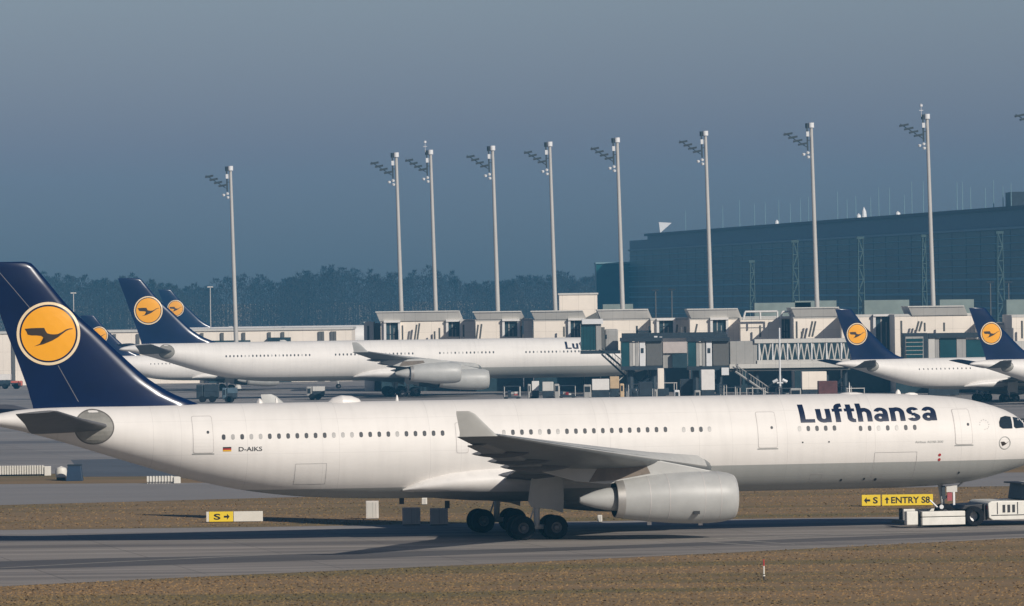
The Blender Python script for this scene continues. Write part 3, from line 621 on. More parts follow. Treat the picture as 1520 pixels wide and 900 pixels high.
b = B(); b.raw([(-9000, -300, 0), (9000, -300, 0), (9000, 16000, 0), (-9000, 16000, 0)], [(0, 1, 2, 3)], layered_grass); tag(b.build('ground'), kind='structure')
near_edge = [(-260, 885), (-60, 874), (0, 871), (210, 860), (420, 851), (760, 836), (1100, 820), (1300, 808), (1520, 799), (1700, 792), (3200, 768)]
far_edge = [(3200, 741), (1700, 762), (1520, 765), (1300, 768), (1000, 772), (700, 777), (420, 782), (210, 784.5), (0, 787), (-260, 790)]
sheet('taxiway', [G(*p) for p in near_edge + far_edge], .004, M_ASPH)
def band(name, top_, bot_, z, m):
    return sheet(name, [G(*p) for p in bot_] + [G(*p) for p in reversed(top_)], z, m)
# lighter shoulder lines and wheel-worn streaks
band('taxiway_shoulder', [(-260, 790.4), (0, 787.4), (420, 782.4), (1000, 772.4), (1700, 762.4)], [(-260, 798), (0, 794), (420, 788), (1000, 777), (1700, 765)], .008, mat('shoulder_asphalt', (0.31, 0.285, 0.27), .85, var=.12, scale=.15, stretch=(.3, 1, 1)))
band('taxiway_shoulder', [(-260, 882), (0, 868), (420, 848.4), (760, 833.8), (1100, 818), (1520, 797.2), (1700, 790.3)], [(-260, 884.8), (0, 870.8), (420, 850.8), (760, 835.8), (1100, 819.8), (1520, 798.8), (1700, 791.8)], .008, mat('shoulder_edge', (0.30, 0.26, 0.225), .85, var=.15, scale=.15, stretch=(.3, 1, 1)))
band('taxiway_mark', [(860, 806), (1190, 795), (1700, 781)], [(860, 806.8), (1190, 795.8), (1700, 781.8)], .008, M_MARK)
band('taxiway_mark', [(0, 843), (150, 835), (430, 822), (700, 812)], [(0, 843.7), (150, 835.7), (430, 822.7), (700, 812.6)], .008, M_MARK)
band('taxiway_mark', [(985, 800), (1160, 812)], [(985, 800.8), (1160, 812.8)], .009, M_MARK)
band('taxiway_mark', [(1030, 797), (1180, 808)], [(1030, 797.7), (1180, 808.7)], .009, M_MARK)
band('taxiway_patch', [(-260, 842), (150, 829), (500, 822), (860, 812), (1300, 796), (1700, 782)], [(-260, 852), (150, 842), (500, 831), (860, 817), (1300, 801), (1700, 786)], .006, mat('worn_asphalt', (0.100, 0.092, 0.092), .8, var=.2, scale=.12, stretch=(.2, 1.5, 1)))
band('parallel_taxiway', [(-500, 722), (0, 719), (290, 717), (600, 713), (1000, 708), (1800, 698), (3400, 676)], [(-500, 758), (0, 750), (210, 744.5), (330, 741), (600, 734), (1000, 729), (1410, 723), (1800, 718), (3400, 696)], .004, mat('parallel_taxiway_concrete', (0.27, 0.25, 0.24), .85, var=.12, scale=.08, stretch=(.3, 1.3, 1)))
band('apron', [(-3000, 530), (760, 520), (4500, 480)], [(-1500, 716), (0, 704), (290, 702), (760, 697), (1800, 686), (4500, 650)], .004, M_APRON)
band('service_road', [(105, 683), (420, 676), (700, 672)], [(125, 708), (420, 706), (700, 700)], .008, M_BLUISH)  # darker bluish strip laid over the apron
band('apron_lane', [(-400, 660), (760, 646), (1900, 632)], [(-400, 664), (760, 650), (1900, 636)], .008, mat('lane_asphalt', (0.17, 0.165, 0.17), .8, var=.15, scale=.1))
band('apron_lane', [(-400, 622), (760, 612), (1900, 598)], [(-400, 624), (760, 614), (1900, 600)], .008, MATS['lane_asphalt'])

# winter grass tufts near the camera side verge
def tufts(name, n, region, hmin, hmax, seed):
    rg = np.random.default_rng(seed); V = []; F = []; cnt = 0
    px = rg.uniform(-20, 1540, n); v = rg.uniform(0, 1, n)
    m = layered_grass
    for a, q in zip(px, v):
        lo, hi = region(a); p = G(a, lo + (hi - lo) * q); h = rg.uniform(hmin, hmax); wd = rg.uniform(.03, .09); t = rg.uniform(-.6, .6); l = rg.uniform(-.06, .06)
        V += [(p.x - wd * math.cos(t), p.y - wd * math.sin(t), .0), (p.x + wd * math.cos(t), p.y + wd * math.sin(t), .0), (p.x + l, p.y + l, h)]
        F.append((cnt, cnt + 1, cnt + 2)); cnt += 3
    me = bpy.data.meshes.new(name); me.from_pydata(V, [], F); me.materials.append(m); o = bpy.data.objects.new(name, me); COL.objects.link(o)
    tag(o, 'short dry winter grass on the verge', 'grass', kind='stuff')
    return o
ne = sorted(near_edge)
tufts('grass', 16000, lambda a: (float(np.interp(a, [p[0] for p in ne], [p[1] for p in ne])) + .6, 915), .03, .075, 3)
fe = sorted(far_edge)
tufts('grass', 6000, lambda a: (float(np.interp(a, [0, 210, 330, 600, 1000, 1410, 1800], [751, 745.5, 742, 735, 730, 724, 719])), float(np.interp(a, [p[0] for p in fe], [p[1] for p in fe])) - .6), .03, .08, 5)

# ------------------------------------------------------------------ foreground furniture
def px_box(px0, py0, px1, py1, D, depth, m, b=None, clamp=None):
    a = W(px0, py0, D); c = W(px1, py1, D); b = b or B()
    z0 = min(a.z, c.z); z0 = z0 if clamp is None else clamp
    b.box(a.x, c.x, D, D + depth, z0, max(a.z, c.z), m); return b
def flat_text(txt, p, wd, ht, m, parent, bold=.02, rz=0.0):
    bm = text_polys(txt, bold); ax = Vector((math.cos(rz), math.sin(rz), 0))
    return drape(bm, lambda u, v: p + ax * (u * wd) + Vector((0, 0, v * ht)), 'lettering', m, parent)

def board_sign(name, label, px0, py0, px1, py1, panels):
    g = G((px0 + px1) / 2, py1 + 1.5); D = g.y; r = empty(name, g); tag(r, label, 'sign')
    for a0, a1, m, txt in panels:
        a = W(a0, py0 + (px0 - a0) * 0, D) - g; c = W(a1, py1, D) - g
        a = W(a0, py0 - (a0 - px0) * .012, D) - g; c = W(a1, py1 - (a1 - px1) * .012, D) - g
        b = B(); b.box(a.x, c.x, 0, .25, c.z, a.z, m); pn = b.build('panel', r, bevel=.02)
        b = B()
        for q in (.25, .75): b.box(a.x + (c.x - a.x) * q - .04, a.x + (c.x - a.x) * q + .04, .08, .16, 0, c.z, M_DKMET)
        b.build('leg', r)
        if txt:
            wd = (c.x - a.x); ht = (a.z - c.z)
            ar = [(0, .5), (.45, 1), (.45, .66), (1, .66), (1, .34), (.45, .34), (.45, 0)]
            p0 = Vector((a.x, -.006, c.z + ht * .2)); hh = ht * .6; aw = hh * .95
            def arrow(x, kind):
                f = {'<': lambda u, v: p0 + Vector((x + u * aw, 0, v * hh)), '>': lambda u, v: p0 + Vector((x + (1 - u) * aw, 0, v * hh)), '^': lambda u, v: p0 + Vector((x + v * aw * .8, 0, (1 - u) * hh))}[kind]
                drape(poly_bm(ar), f, 'arrow', M_BLACK, pn)
            if txt == 'S>': arrow(wd * .62, '>'); flat_text('S', p0 + Vector((wd * .2, 0, 0)), wd * .28, hh, M_BLACK, pn, .03)
            elif txt == '<S': arrow(wd * .12, '<'); flat_text('S', p0 + Vector((wd * .6, 0, 0)), wd * .26, hh, M_BLACK, pn, .03)
            else: arrow(wd * .05, '^'); flat_text(txt[1:], p0 + Vector((wd * .18, 0, 0)), wd * .76, hh, M_BLACK, pn, .025)
    return r
board_sign('taxiway_sign', 'low yellow and white taxiway sign on the grass beneath the tail of the towed jet', 307, 760, 390, 774, [(306, 310, M_SIGNW, None), (310, 346, M_SIGNY, 'S>'), (346.5, 390, M_SIGNW, None)])
board_sign('taxiway_sign', 'long yellow taxiway sign reading S and ENTRY S8 beside the nose gear', 1279, 735, 1385, 750, [(1279, 1307, M_SIGNY, '<S'), (1309, 1385, M_SIGNY, '^ENTRY S8')])
# equipment cabinets on the strip
def cabinet(px0, py0, px1, py1, label, m=M_SIGNW):
    g = G((px0 + px1) / 2, py1); D = g.y; r = empty('equipment_cabinet', g); tag(r, label, 'cabinet', 'equipment cabinets on the grass strip')
    a = W(px0, py0, D) - g; c = W(px1, py1, D) - g
    b = B(); b.box(a.x, c.x, 0, .5, .05, a.z, m); b.box(a.x + .03, c.x - .03, .03, .47, 0, .05, M_DKMET); b.build('housing', r, bevel=.02)
    wd = c.x - a.x
    b = B()
    if wd > .5:
        b.box(a.x + wd * .08, c.x - wd * .3, -.015, 0, .12, a.z - .08, M_CAP); b.build('front_panel', r)
        b = B(); b.box(c.x - wd * .22, c.x - wd * .14, -.02, 0, .12, a.z - .08, M_CAP); b.build('trim_strip', r)
    else:
        b.box(a.x + wd * .2, c.x - wd * .2, -.01, 0, .1, a.z - .06, M_CAP); b.build('front_panel', r)
M_CABG = mat('cabinet_grey', (0.66, 0.62, 0.58), .6, var=.1)
cabinet(543, 744, 562, 771, 'narrow pale cabinet on the grass, leftmost of those under the belly', M_CABG)
cabinet(597, 754, 624, 780, 'square grey cabinet on the grass left of the one beside the wheels', M_CABG)
cabinet(638, 755, 665, 780, 'square grey cabinet on the grass just left of the main wheels', M_CABG)
cabinet(626, 739, 634, 750, 'small white post box on the grass above the two grey cabinets')
cabinet(887, 765, 894, 776, 'small white marker box between the main wheels and the engine')
# striped marker stake
g = G(1134, 861); r = empty('marker_stake', g); tag(r, 'thin red and white striped stake in the near grass', 'marker')
b = B(); b.cyl((0, 0, 0), (0, 0, .28), .035, .035, M_DKMET, 10); b.build('base', r)
b = B(); b.cyl((0, 0, .28), (0, 0, .68), .04, .04, M_SIGNW, 10); b.build('white_band', r)
b = B(); b.cyl((0, 0, .68), (0, 0, 1.0), .04, .03, M_RED, 10); b.build('red_band', r)
b = B(); b.cyl((0, 0, .18), (0, 0, .24), .06, .06, M_SIGNW, 10); b.build('collar', r)

# slatted barriers and other kit at lower left
def slat_barrier(px0, py0, px1, py1, label, n, dark=True):
    g = G((px0 + px1) / 2, py1 + 3); D = g.y; a = W(px0, py0, D) - g; c = W(px1, py1, D) - g
    r = empty('slatted_barrier', g); tag(r, label, 'barrier', 'slatted barriers beside the service road'); b = B()
    wd = (c.x - a.x) / n
    for i in range(n): b.box(a.x + i * wd, a.x + (i + .55) * wd, 0, .12, c.z, a.z, M_SIGNW)
    b.box(a.x, c.x, .12, .2, c.z + .02, a.z - .05, M_CAP); b.build('slats', r)
    b = B(); b.box(a.x, c.x, .2, .8, 0, c.z, M_DSTEEL if dark else M_CAP); b.build('base', r)
    b = B(); b.box(c.x, c.x + .5, -.1, .5, .0, a.z * .9, M_SIGNW); b.build('end_post', r, bevel=.03)
slat_barrier(-30, 692, 66, 704, 'long white slatted barrier over a dark base at the left picture edge', 26)
slat_barrier(218, 707, 258, 715, 'short white slatted barrier below the rear fuselage of the towed jet', 9, False)
g = G(91, 713); r = empty('storage_tank', g); tag(r, 'small rounded white tank beside the dark blue bin', 'tank'); b = B()
b.lathe([(0, .25), (.1, .42), (.5, .48), (.8, .4), (.95, .02)], (0, 0, .15), M_SIGNW, 20, (0, 0, 1)); b.build('tank_body', r, True)
b = B(); b.box(-.35, .35, -.3, .3, 0, .2, M_DKMET); b.build('skid', r)
g = G(111, 714); r = empty('blast_bin', g); r.name = 'tapered_bin'; tag(r, 'dark blue tapered bin on the edge of the bluish strip', 'bin'); b = B()
M_BIN = mat('blue_bin_paint', (0.012, 0.035, 0.075), .5, var=.1)
b.loft([[Vector((x * q, y * q, z)) for x, y in ((-.62, -.5), (.62, -.5), (.62, .5), (-.62, .5))] for q, z in ((1.05, 0), (.82, 1.2))], M_BIN); b.build('bin_body', r, bevel=.03)
b = B(); b.box(-.55, .55, -.45, .45, 1.2, 1.28, M_DSTEEL); b.build('lid', r)

# ------------------------------------------------------------------ towbarless tug under the nose
T = empty('aircraft_tug', O1 - fwd * .52, YAW); tag(T, 'low white aircraft tug carrying the nose wheels of the towed jet', 'tug')
b = B()
b.box(-8.55, -7.85, -2.0, -1.45, .18, .98, M_TUG); b.box(-7.7, -7.0, 1.45, 2.0, .18, .98, M_TUG); b.box(-8.45, -8.2, -1.45, 1.45, .18, .4, M_DKMET); b.build('rear_flap', T, bevel=.04)
for sy in (-1, 1):
    b = B(); b.box(-7.7, -5.05, sy * 2.0 - .35, sy * 2.0 + .0 if sy > 0 else sy * 2.0 + .35, .16, .62, M_TUG); b.box(-7.7, -5.05, sy * 2.0 - .33, sy * 2.0 + .31 if sy < 0 else sy * 2.0 - .02, .66, .96, M_TUG)
    b.box(-7.72, -5.03, sy * 1.85 - .12, sy * 1.85 + .12, .60, .68, M_DKMET); b.build('cradle_arm', T, bevel=.03)
    b = B(); b.box(-7.82, -7.68, sy * 1.9 - .12, sy * 1.9 + .12, .1, 1.02, M_DKMET); b.build('hinge_post', T)
    # wheels
    b = B(); b.lathe([(-.28, .3), (-.28, .52), (-.2, .6), (.2, .6), (.28, .52), (.28, .3)], (-4.35, sy * 1.7, .6), M_TYRE, 30, (0, 1, 0)); wh = b.build('wheel', T, True)
    b = B(); b.lathe([(-.26, .33), (-.18, .3), (-.22, .12), (-.3, .1), (-.3, .01)], (-4.35, sy * 1.7, .6), M_LAMPL, 20, (0, sy * -1.0 * -1, 0) if sy < 0 else (0, -1, 0)); b.build('rim', wh, True)
b = B(); b.box(-5.0, -3.65, -1.3, 1.3, .35, 1.05, M_DKMET); b.prism([(-5.0, -1.45, 1.0), (-4.8, -1.45, 1.25), (-3.7, -1.45, 1.3), (-3.6, -1.45, 1.0)], (0, 2.9, 0), M_DKMET); b.build('axle_housing', T, bevel=.03)
b = B(); b.prism([(-3.45, -1.9, .5), (-3.5, -1.9, 1.35), (-3.3, -1.9, 1.47), (1.6, -1.9, 1.47), (1.6, -1.9, .35), (-3.2, -1.9, .35)], (0, 3.8, 0), M_TUG); b.build('body', T, bevel=.05)
b = B(); b.box(-3.66, -3.46, -1.6, 1.6, .35, 1.3, M_DKMET); b.build('rear_bumper', T)
b = B(); b.box(-3.3, 1.6, -1.93, -1.9, .62, .66, M_DKMET); b.box(-2.95, -2.9, -1.92, -1.9, .7, 1.4, M_DKMET); b.box(-1.7, -1.65, -1.92, -1.9, .7, 1.4, M_DKMET); b.build('panel_seam', T)
b = B(); b.prism([(-1.15, -1.6, 1.5), (-1.0, -1.6, 2.4), (-.5, -1.6, 2.45), (-.5, -1.6, 1.5)], (0, 3.2, 0), M_DSTEEL); cb = b.build('cab', T, bevel=.04)
b = B(); b.box(-.45, 1.4, -1.5, 1.5, 1.5, 2.35, M_TEAL); b.build('cab_glass', cb)
b = B(); b.box(-1.35, -.6, -1.7, 1.7, 2.42, 2.5, M_DKMET); b.box(-.5, 1.5, -1.65, 1.65, 2.38, 2.48, M_TUG); b.build('cab_roof', cb)
b = B(); b.cyl((-.75, -1.7, 1.5), (-.75, -1.7, 2.3), .07, .07, M_LAMPL); b.box(-.85, -.55, -1.78, -1.6, 1.5, 1.75, M_LAMPL); b.build('mirror', cb)
b = B(); b.cyl((.1, -1.2, 2.48), (.1, -1.2, 2.7), .12, .1, M_LAMPL); b.build('beacon', cb)
for x in (-2.6, -2.3, -2.0):
    b = B(); b.box(x, x + .16, -1.93, -1.895, .8, 1.25, M_DKMET); b.build('vent', T)
b = B(); b.box(-.6, .9, -1.93, -1.895, .75, 1.3, M_CAP); b.build('side_panel', T)
b = B(); b.box(-3.52, -3.44, -1.7, -1.45, 1.0, 1.2, M_RED); b.build('tail_light', T)
b = B(); b.box(-6.7, -5.6, -.9, .9, .12, .3, M_DKMET); b.build('wheel_cradle', T)

# ------------------------------------------------------------------ floodlight masts
def flood_mast(px, ytop, label, extra=None, k=None):
    yc = ytop + (px - 760) * math.tan(ROLL); D = FPX / k if k else 828 - (px - 560) * 80 / 940 + (16 if px in (639, 816, 1047, 1376) else 0)
    top = W(px, ytop, D); h = top.z; lean = R(1.15); base = Vector((top.x + math.tan(lean) * h, D, 0))
    r = empty('floodlight_mast', base); r.rotation_euler = (0, -lean, 0); tag(r, label, 'floodlight mast', 'floodlight masts along the pier')
    b = B(); b.cyl((0, 0, 0), (0, 0, h), .40, .22, M_POLE, 16); b.cyl((0, 0, 0), (0, 0, .5), .6, .5, M_CAP, 12); b.build('pole', r, True)
    b = B(); b.cyl((0, 0, h - .35), (0, 0, h + .35), .42, .42, M_LAMPL, 14); b.build('mast_cap', r, True)
    b = B(); b.cyl((-.55, .2, h - .4), (-.55, .2, h + .3), .3, .3, M_LAMPD, 10); b.build('hoist_drum', r, True)
    b = B(); b.box(-.75, -.35, -.3, .3, h - 1.6, h - .9, M_LAMPL); b.build('junction_box', r)
    b = B(); b.box(-.72, -.5, -.1, .1, h - 3.6, h - .4, M_LAMPD); b.cyl((-.6, 0, h - 3.2), (-3.9, 0, h - .95), .06, .06, M_LAMPD, 6); b.box(-.6, 0, -.06, .06, h - 2.2, h - 2.1, M_LAMPD); b.build('bracket', r)
    for i in range(4):
        b = B(); c = Vector((-3.35 + i * .68, 0, h - 1.15 - i * .5)); b.obox(c, (.62, 0, .10), (0, .8, 0), (-.02, 0, .13), M_LAMPD)
        b.build('floodlight', r)
    for dx, dz in ((-1.2, -4.15), (-.6, -3.95), (-.55, -4.55)):
        b = B(); b.lathe([(-.2, .02), (-.16, .2), (.1, .27), (.2, .1)], (dx, 0, h + dz), M_LAMPL, 10, (0, 0, 1)); b.build('lamp', r, True)
    if extra:
        b = B(); b.cyl((-.8, 0, h), (-.8, 0, h + 1.9), .03, .03, M_LAMPL, 6); b.cyl((-.8, 0, h + 1.45), (-.8, 0, h + 1.75), .22, .22, M_LAMPL, 10); b.cyl((-1.1, 0, h + .9), (-.5, 0, h + .9), .05, .05, M_LAMPL, 6); b.build('wind_sensor', r)
    return r, D
flood_mast(342, 250, 'floodlight mast standing alone left of all the others, behind the four engined jet', k=9.5)
flood_mast(588, 230, 'left mast of the close pair above the left end of the pier')
flood_mast(639, 226, 'right mast of the close pair above the left end of the pier', True)
flood_mast(731, 220, 'floodlight mast just right of the close pair, over the second roof hood')
flood_mast(816, 214, 'floodlight mast at the left edge of the tall cream block')
flood_mast(916, 208, 'floodlight mast in front of the low left end of the glass building')
flood_mast(1047, 198, 'floodlight mast right of the white triangle on the glass roof')
flood_mast(1204, 186, 'floodlight mast second from the right of those shown whole')
flood_mast(1376, 173, 'tallest floodlight mast with a sensor on top, near the right edge', True)
flood_mast(1549, 158, 'floodlight mast with only its lamps inside the right picture edge')
def street_lamp(px, py, D, label):
    t = W(px, py, D); r = empty('apron_lamp', (t.x, D, 0)); tag(r, label, 'lamp post', 'small lamp posts')
    b = B(); b.cyl((0, 0, 0), (0, 0, t.z), .14, .09, M_BRIDGED if px > 900 else M_POLE, 8); b.build('pole', r); b = B(); b.box(-.6, .6, -.2, .2, t.z, t.z + .25, M_DSTEEL if px > 900 else M_CAP); b.build('lamp_head', r)
street_lamp(312, 427, 1150, 'thin lamp post just left of the lone tall mast')
street_lamp(109, 436, 1150, 'thin lamp post above the slope of the big navy fin')
street_lamp(973, 432, 900, 'left one of two thin lamp posts before the glass facade')
street_lamp(997, 431, 900, 'right one of two thin lamp posts before the glass facade')
street_lamp(1470, 420, 900, 'thin lamp post left of the pale mast reflection at far right')
street_lamp(1497, 420, 900, 'thin lamp post right of the pale mast reflection at far right')

# ------------------------------------------------------------------ terminal pier
def KT(px): return FPX / (805 - (px - 560) * 80 / 940)
def TR(px0, py0, px1, py1, dd=0.0):     # rectangle on the pier front at that place
    D = FPX / KT((px0 + px1) / 2) + dd; a = W(px0, py0, D); c = W(px1, py1, D); return a.x, c.x, D, c.z, a.z
pier = empty('terminal_pier', (0, 0, 0)); tag(pier, 'cream terminal pier of stepped blocks with pale roof hoods behind the jets', 'terminal')
def tblock(px0, px1, pyw, cap=None, recesses=(), posts=(), depth=14, dd=0.0):
    x0, x1, D, _, z1 = TR(px0, pyw, px1, 600, dd)
    b = B(); b.box(x0, x1, D, D + depth, 0, z1, M_CONC); wl = b.build('wall', pier)
    b = B(); b.box(x0 + .02, x1 - .02, D - .45, D - .002, 0, 4.6, M_RECESS); b.build('ground_floor_glazing', wl)  # dark box stands for the shade and clutter below the bridges
    b = B(); b.box(x0 - .05, x1 + .05, D - .06, D, z1 - .28, z1 + .05, M_CAP); b.build('parapet', wl)
    if cap:
        c0, c1, cy0, cy1 = cap; a, c, _, zb, zt = TR(c0, cy0, c1, cy1, dd); b = B()
        ln = .25
        b.prism([(a - ln * 1.2, D - .8, zt), (c - ln * 1.2, D - .8, zt), (c + ln, D - .2, zb + .02), (a + ln, D - .2, zb + .02)], (0, depth, 0), M_CAP); hd = b.build('roof_hood', wl)
        b = B(); b.box(a - .35, c - .3, D - .86, D - .8, zt - .12, zt + .05, M_CAP); b.build('hood_trim', hd)
    for r0, ry0, r1, ry1 in recesses:
        a, c, _, zb, zt = TR(r0, ry0, r1, ry1, dd); b = B()
        b.box(a, c, D - .05, D - .02, zb, zt, M_RECESS)
        b.box(a + (c - a) * .3, a + (c - a) * .38, D - .1, D - .05, zb, zt - .1, M_BRIDGE); b.box(a + (c - a) * .62, a + (c - a) * .68, D - .1, D - .05, zb, zt - .8, M_BRIDGE); b.box(a, c, D - .12, D - .05, zb + 1.1, zb + 1.25, M_DSTEEL)
        rc = b.build('glazed_recess', wl)
        b = B(); b.box(a - .35, a, D - .5, D - .001, zb, zt + .25, M_WHITE); b.box(c, c + .35, D - .5, D - .001, zb, zt + .25, M_WHITE); b.box(a - .35, c + .35, D - .7, D - .001, zt + .002, zt + .3, M_WHITE); b.build('recess_frame', wl)
    for p0, py0, py1, lean in posts:
        a, c, _, zb, zt = TR(p0 - 1, py0, p0 + 1, py1, dd); b = B(); b.cyl((a, D - 1.5, zb), (a + lean, D - 1.5, zt), .14, .14, M_BRIDGED, 6); b.build('post', wl)
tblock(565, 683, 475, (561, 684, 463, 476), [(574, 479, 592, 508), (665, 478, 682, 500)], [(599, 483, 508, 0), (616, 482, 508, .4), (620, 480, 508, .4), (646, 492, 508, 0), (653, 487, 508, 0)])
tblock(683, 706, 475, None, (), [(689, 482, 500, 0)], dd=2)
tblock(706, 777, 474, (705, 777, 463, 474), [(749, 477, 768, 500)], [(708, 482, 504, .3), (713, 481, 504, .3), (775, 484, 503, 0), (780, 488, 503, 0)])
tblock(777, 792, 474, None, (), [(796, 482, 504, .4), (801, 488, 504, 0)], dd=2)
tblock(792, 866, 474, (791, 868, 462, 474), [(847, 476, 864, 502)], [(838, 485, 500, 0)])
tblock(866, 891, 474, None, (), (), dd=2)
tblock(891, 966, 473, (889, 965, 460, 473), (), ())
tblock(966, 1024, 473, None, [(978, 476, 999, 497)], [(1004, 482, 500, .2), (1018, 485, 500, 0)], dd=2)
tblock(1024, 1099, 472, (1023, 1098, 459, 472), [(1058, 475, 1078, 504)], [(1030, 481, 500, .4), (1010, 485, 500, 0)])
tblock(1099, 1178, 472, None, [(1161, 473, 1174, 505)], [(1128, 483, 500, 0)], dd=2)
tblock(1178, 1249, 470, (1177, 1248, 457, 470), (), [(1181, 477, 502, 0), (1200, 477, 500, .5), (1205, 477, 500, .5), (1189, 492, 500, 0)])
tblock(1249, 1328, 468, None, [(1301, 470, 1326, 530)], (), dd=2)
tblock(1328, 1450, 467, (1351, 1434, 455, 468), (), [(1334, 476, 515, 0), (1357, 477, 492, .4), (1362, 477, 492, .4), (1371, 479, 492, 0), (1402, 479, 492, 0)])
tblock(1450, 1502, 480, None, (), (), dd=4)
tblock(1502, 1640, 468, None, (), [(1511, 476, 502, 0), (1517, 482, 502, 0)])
x0, x1, D, _, z1 = TR(540, 478, 556, 600, -3); b = B(); b.box(x0, x1, D, D + 8, 0, z1, M_CAP); b.box(x0 + .5, x0 + .8, D - .05, D, 4, z1 - .6, M_BRIDGED); b.build('stair_tower', pier)
x0, x1, D, _, z1 = TR(556, 480, 572, 600, 3); b = B(); b.box(x0, x1, D, D + 8, 0, z1, M_BRIDGE); b.build('link_block', pier)
x0, x1, D, _, z1 = TR(868, 463, 890, 600, 16); b = B(); b.prism([(x0, D, z1 - 1), (x1, D, z1), (x1 + .4, D, z1 - 1.6), (x0, D, z1 - 1.6)], (0, 6, 0), M_BRIDGED); b.build('dark_roof_wedge', pier)
for a0, a1, y0, y1 in ((1120, 1204, 450, 480), (1180, 1242, 447, 480), (1283, 1350, 446, 480), (1395, 1446, 445, 480), (1494, 1560, 445, 480), (895, 940, 452, 480)):
    D = 856; a = W(a0, y0, D); c = W(a1, y1, D); b = B(); b.box(a.x, c.x, D, D + 6, 0, a.z, mat('pale_green_cladding', (0.22, 0.27, 0.25), .7, var=.15, scale=.4)); b.build('rear_block', pier)
# tall cream block standing behind the pier
D = 800; a = W(830, 438, D); c = W(887, 475, D)
blk = empty('cream_block', ((a.x + c.x) / 2, D, 0)); tag(blk, 'tall windowless cream block rising between two masts behind the pier', 'building'); hx = (c.x - a.x) / 2
b = B(); b.box(-hx, hx, 0, 12, 0, a.z, M_CONC); b.build('wall', blk); b = B(); b.box(-hx - .15, hx + .15, -.15, 12.1, a.z, a.z + .25, M_CAP); b.build('coping', blk)
# white tube canopy frames on the roof
for i, (a0, a1) in enumerate(((1103, 1154), (1158, 1180))):
    D = FPX / KT(1130) - 1; a = W(a0, 463, D); c = W(a1, 474, D); r = empty('canopy_frame', (a.x, D, c.z))
    tag(r, 'longer white tubular frame on the pier roof' if i == 0 else 'short white tubular frame right of the longer one on the pier roof', 'frame', 'white frames on the pier roof')
    wd = c.x - a.x; h = a.z - c.z
    b = B(); b.cyl((0.3, 0, h), (wd, 0, h), .14, .14, M_WHITE, 8); b.cyl((0, 0, 0), (.3, 0, h), .14, .14, M_WHITE, 8); b.cyl((0, 0, h * .35), (wd, 0, h * .35), .05, .05, M_WHITE, 6); b.build('tube', r)
    b = B()
    for q in ((.5, 1.0) if i == 0 else (1.0,)): b.cyl((wd * q, 0, 0), (wd * q, 0, h), .12, .12, M_WHITE, 8)
    b.build('upright', r)

# ------------------------------------------------------------------ long low building at left
D = 905; a = W(-60, 493, D); c = W(522, 489, D)
r = empty('low_building', (a.x, D, 0)); tag(r, 'long low white building behind the tails at left', 'building'); wd = c.x - a.x; h = c.z
b = B(); b.box(0, wd, 0, 20, 0, h, M_CONC); b.build('wall', r)
b = B(); b.box(-.2, wd + .2, -.25, 20.2, h, h + .35, M_CAP); b.build('roof_edge', r)
for px in (300, 330, 362, 400, 420, 475, 479, 493, 497, 20, 170, 205): 
    q = W(px, 500, D).x - a.x; b = B(); b.box(q - .25, q + .25, -.3, -.02, 0, h - .3, M_BRIDGED); b.build('pilaster', r)
for p0, p1 in ((398, 432), (310, 345), (345, 372)):
    q0 = W(p0, 500, D).x - a.x; q1 = W(p1, 500, D).x - a.x; b = B(); b.box(q0, q1, -1.5, -.05, 0, h - 1.2 - (p0 < 390) * .4, M_RECESS); b.build('dark_doorway', r)

# ------------------------------------------------------------------ glass building far right
gb = empty('glass_building', (0, 0, 0)); tag(gb, 'long dark teal glass building with thin rods on its roof at upper right', 'building')
M_CURT = mat('curtain_glass', (0.012, 0.105, 0.112), .35, var=.3, scale=.05, stretch=(1, 1, 4), spec=.35)
M_FASC = mat('slate_fascia', (0.085, 0.155, 0.205), .5, var=.1, scale=.05)
M_FTRIM = mat('pale_trim', (0.20, 0.32, 0.36), .5, var=.1)
PA = Vector((W(935, 400, 1600).x, 1600, 0)); PB = Vector((W(1520, 400, 1130).x, 1130, 0)); dr = (PB - PA).normalized(); PC = PB + dr * 60
nrm = Vector((dr.y, -dr.x, 0)); nrm = -nrm if nrm.x > 0 else nrm      # towards the camera side
ZR = 31.5
def fac(u0, u1, z0, z1, proud, m, name='panel', par=gb, th=.3):
    c = [PA + dr * u0 + nrm * proud, PA + dr * u1 + nrm * proud]; b = B()
    b.prism([(c[0].x, c[0].y, z0), (c[1].x, c[1].y, z0), (c[1].x, c[1].y, z1), (c[0].x, c[0].y, z1)], -nrm * th, m); return b.build(name, par)
LN = (PC - PA).length
body = B(); q = [PA, PC, PC - nrm * 60, PA - nrm * 60]; body.prism([(p.x, p.y, 0) for p in q], (0, 0, ZR - 4.3), M_CURT); bo = body.build('glass_wall', gb)
body = B(); q = [PA + dr * 30, PC, PC - nrm * 60, PA + dr * 30 - nrm * 60]; body.prism([(p.x, p.y, ZR - 4.3) for p in q], (0, 0, 4.3), M_FASC); up = body.build('upper_storey', gb)
body = B(); q = [PA, PA + dr * 30, PA + dr * 30 - nrm * 60, PA - nrm * 60]; body.prism([(p.x, p.y, ZR - 4.28) for p in q], (0, 0, 2.6), M_FASC); body.build('step_roof', gb)
fac(28, LN, ZR - .7, ZR + .05, .6, M_DSTEEL, 'roof_edge'); fac(0, LN, ZR - 4.8, ZR - 4.3, .5, M_FTRIM, 'trim_band')
for z in np.arange(8.2, ZR - 5.5, 1.55): fac(0, LN, z, z + (.48 if int(z) % 3 == 0 else .16), .35, mat('louvre_glass', (0.17, 0.42, 0.48), .5, var=.2, scale=.05), 'louvre_rail')
for u in np.linspace(12, LN - 5, 40):
    fac(u, u + .12, 2, ZR - 4.9, .04, mat('mullion_tone', (0.014, 0.065, 0.08), .5), 'mullion')
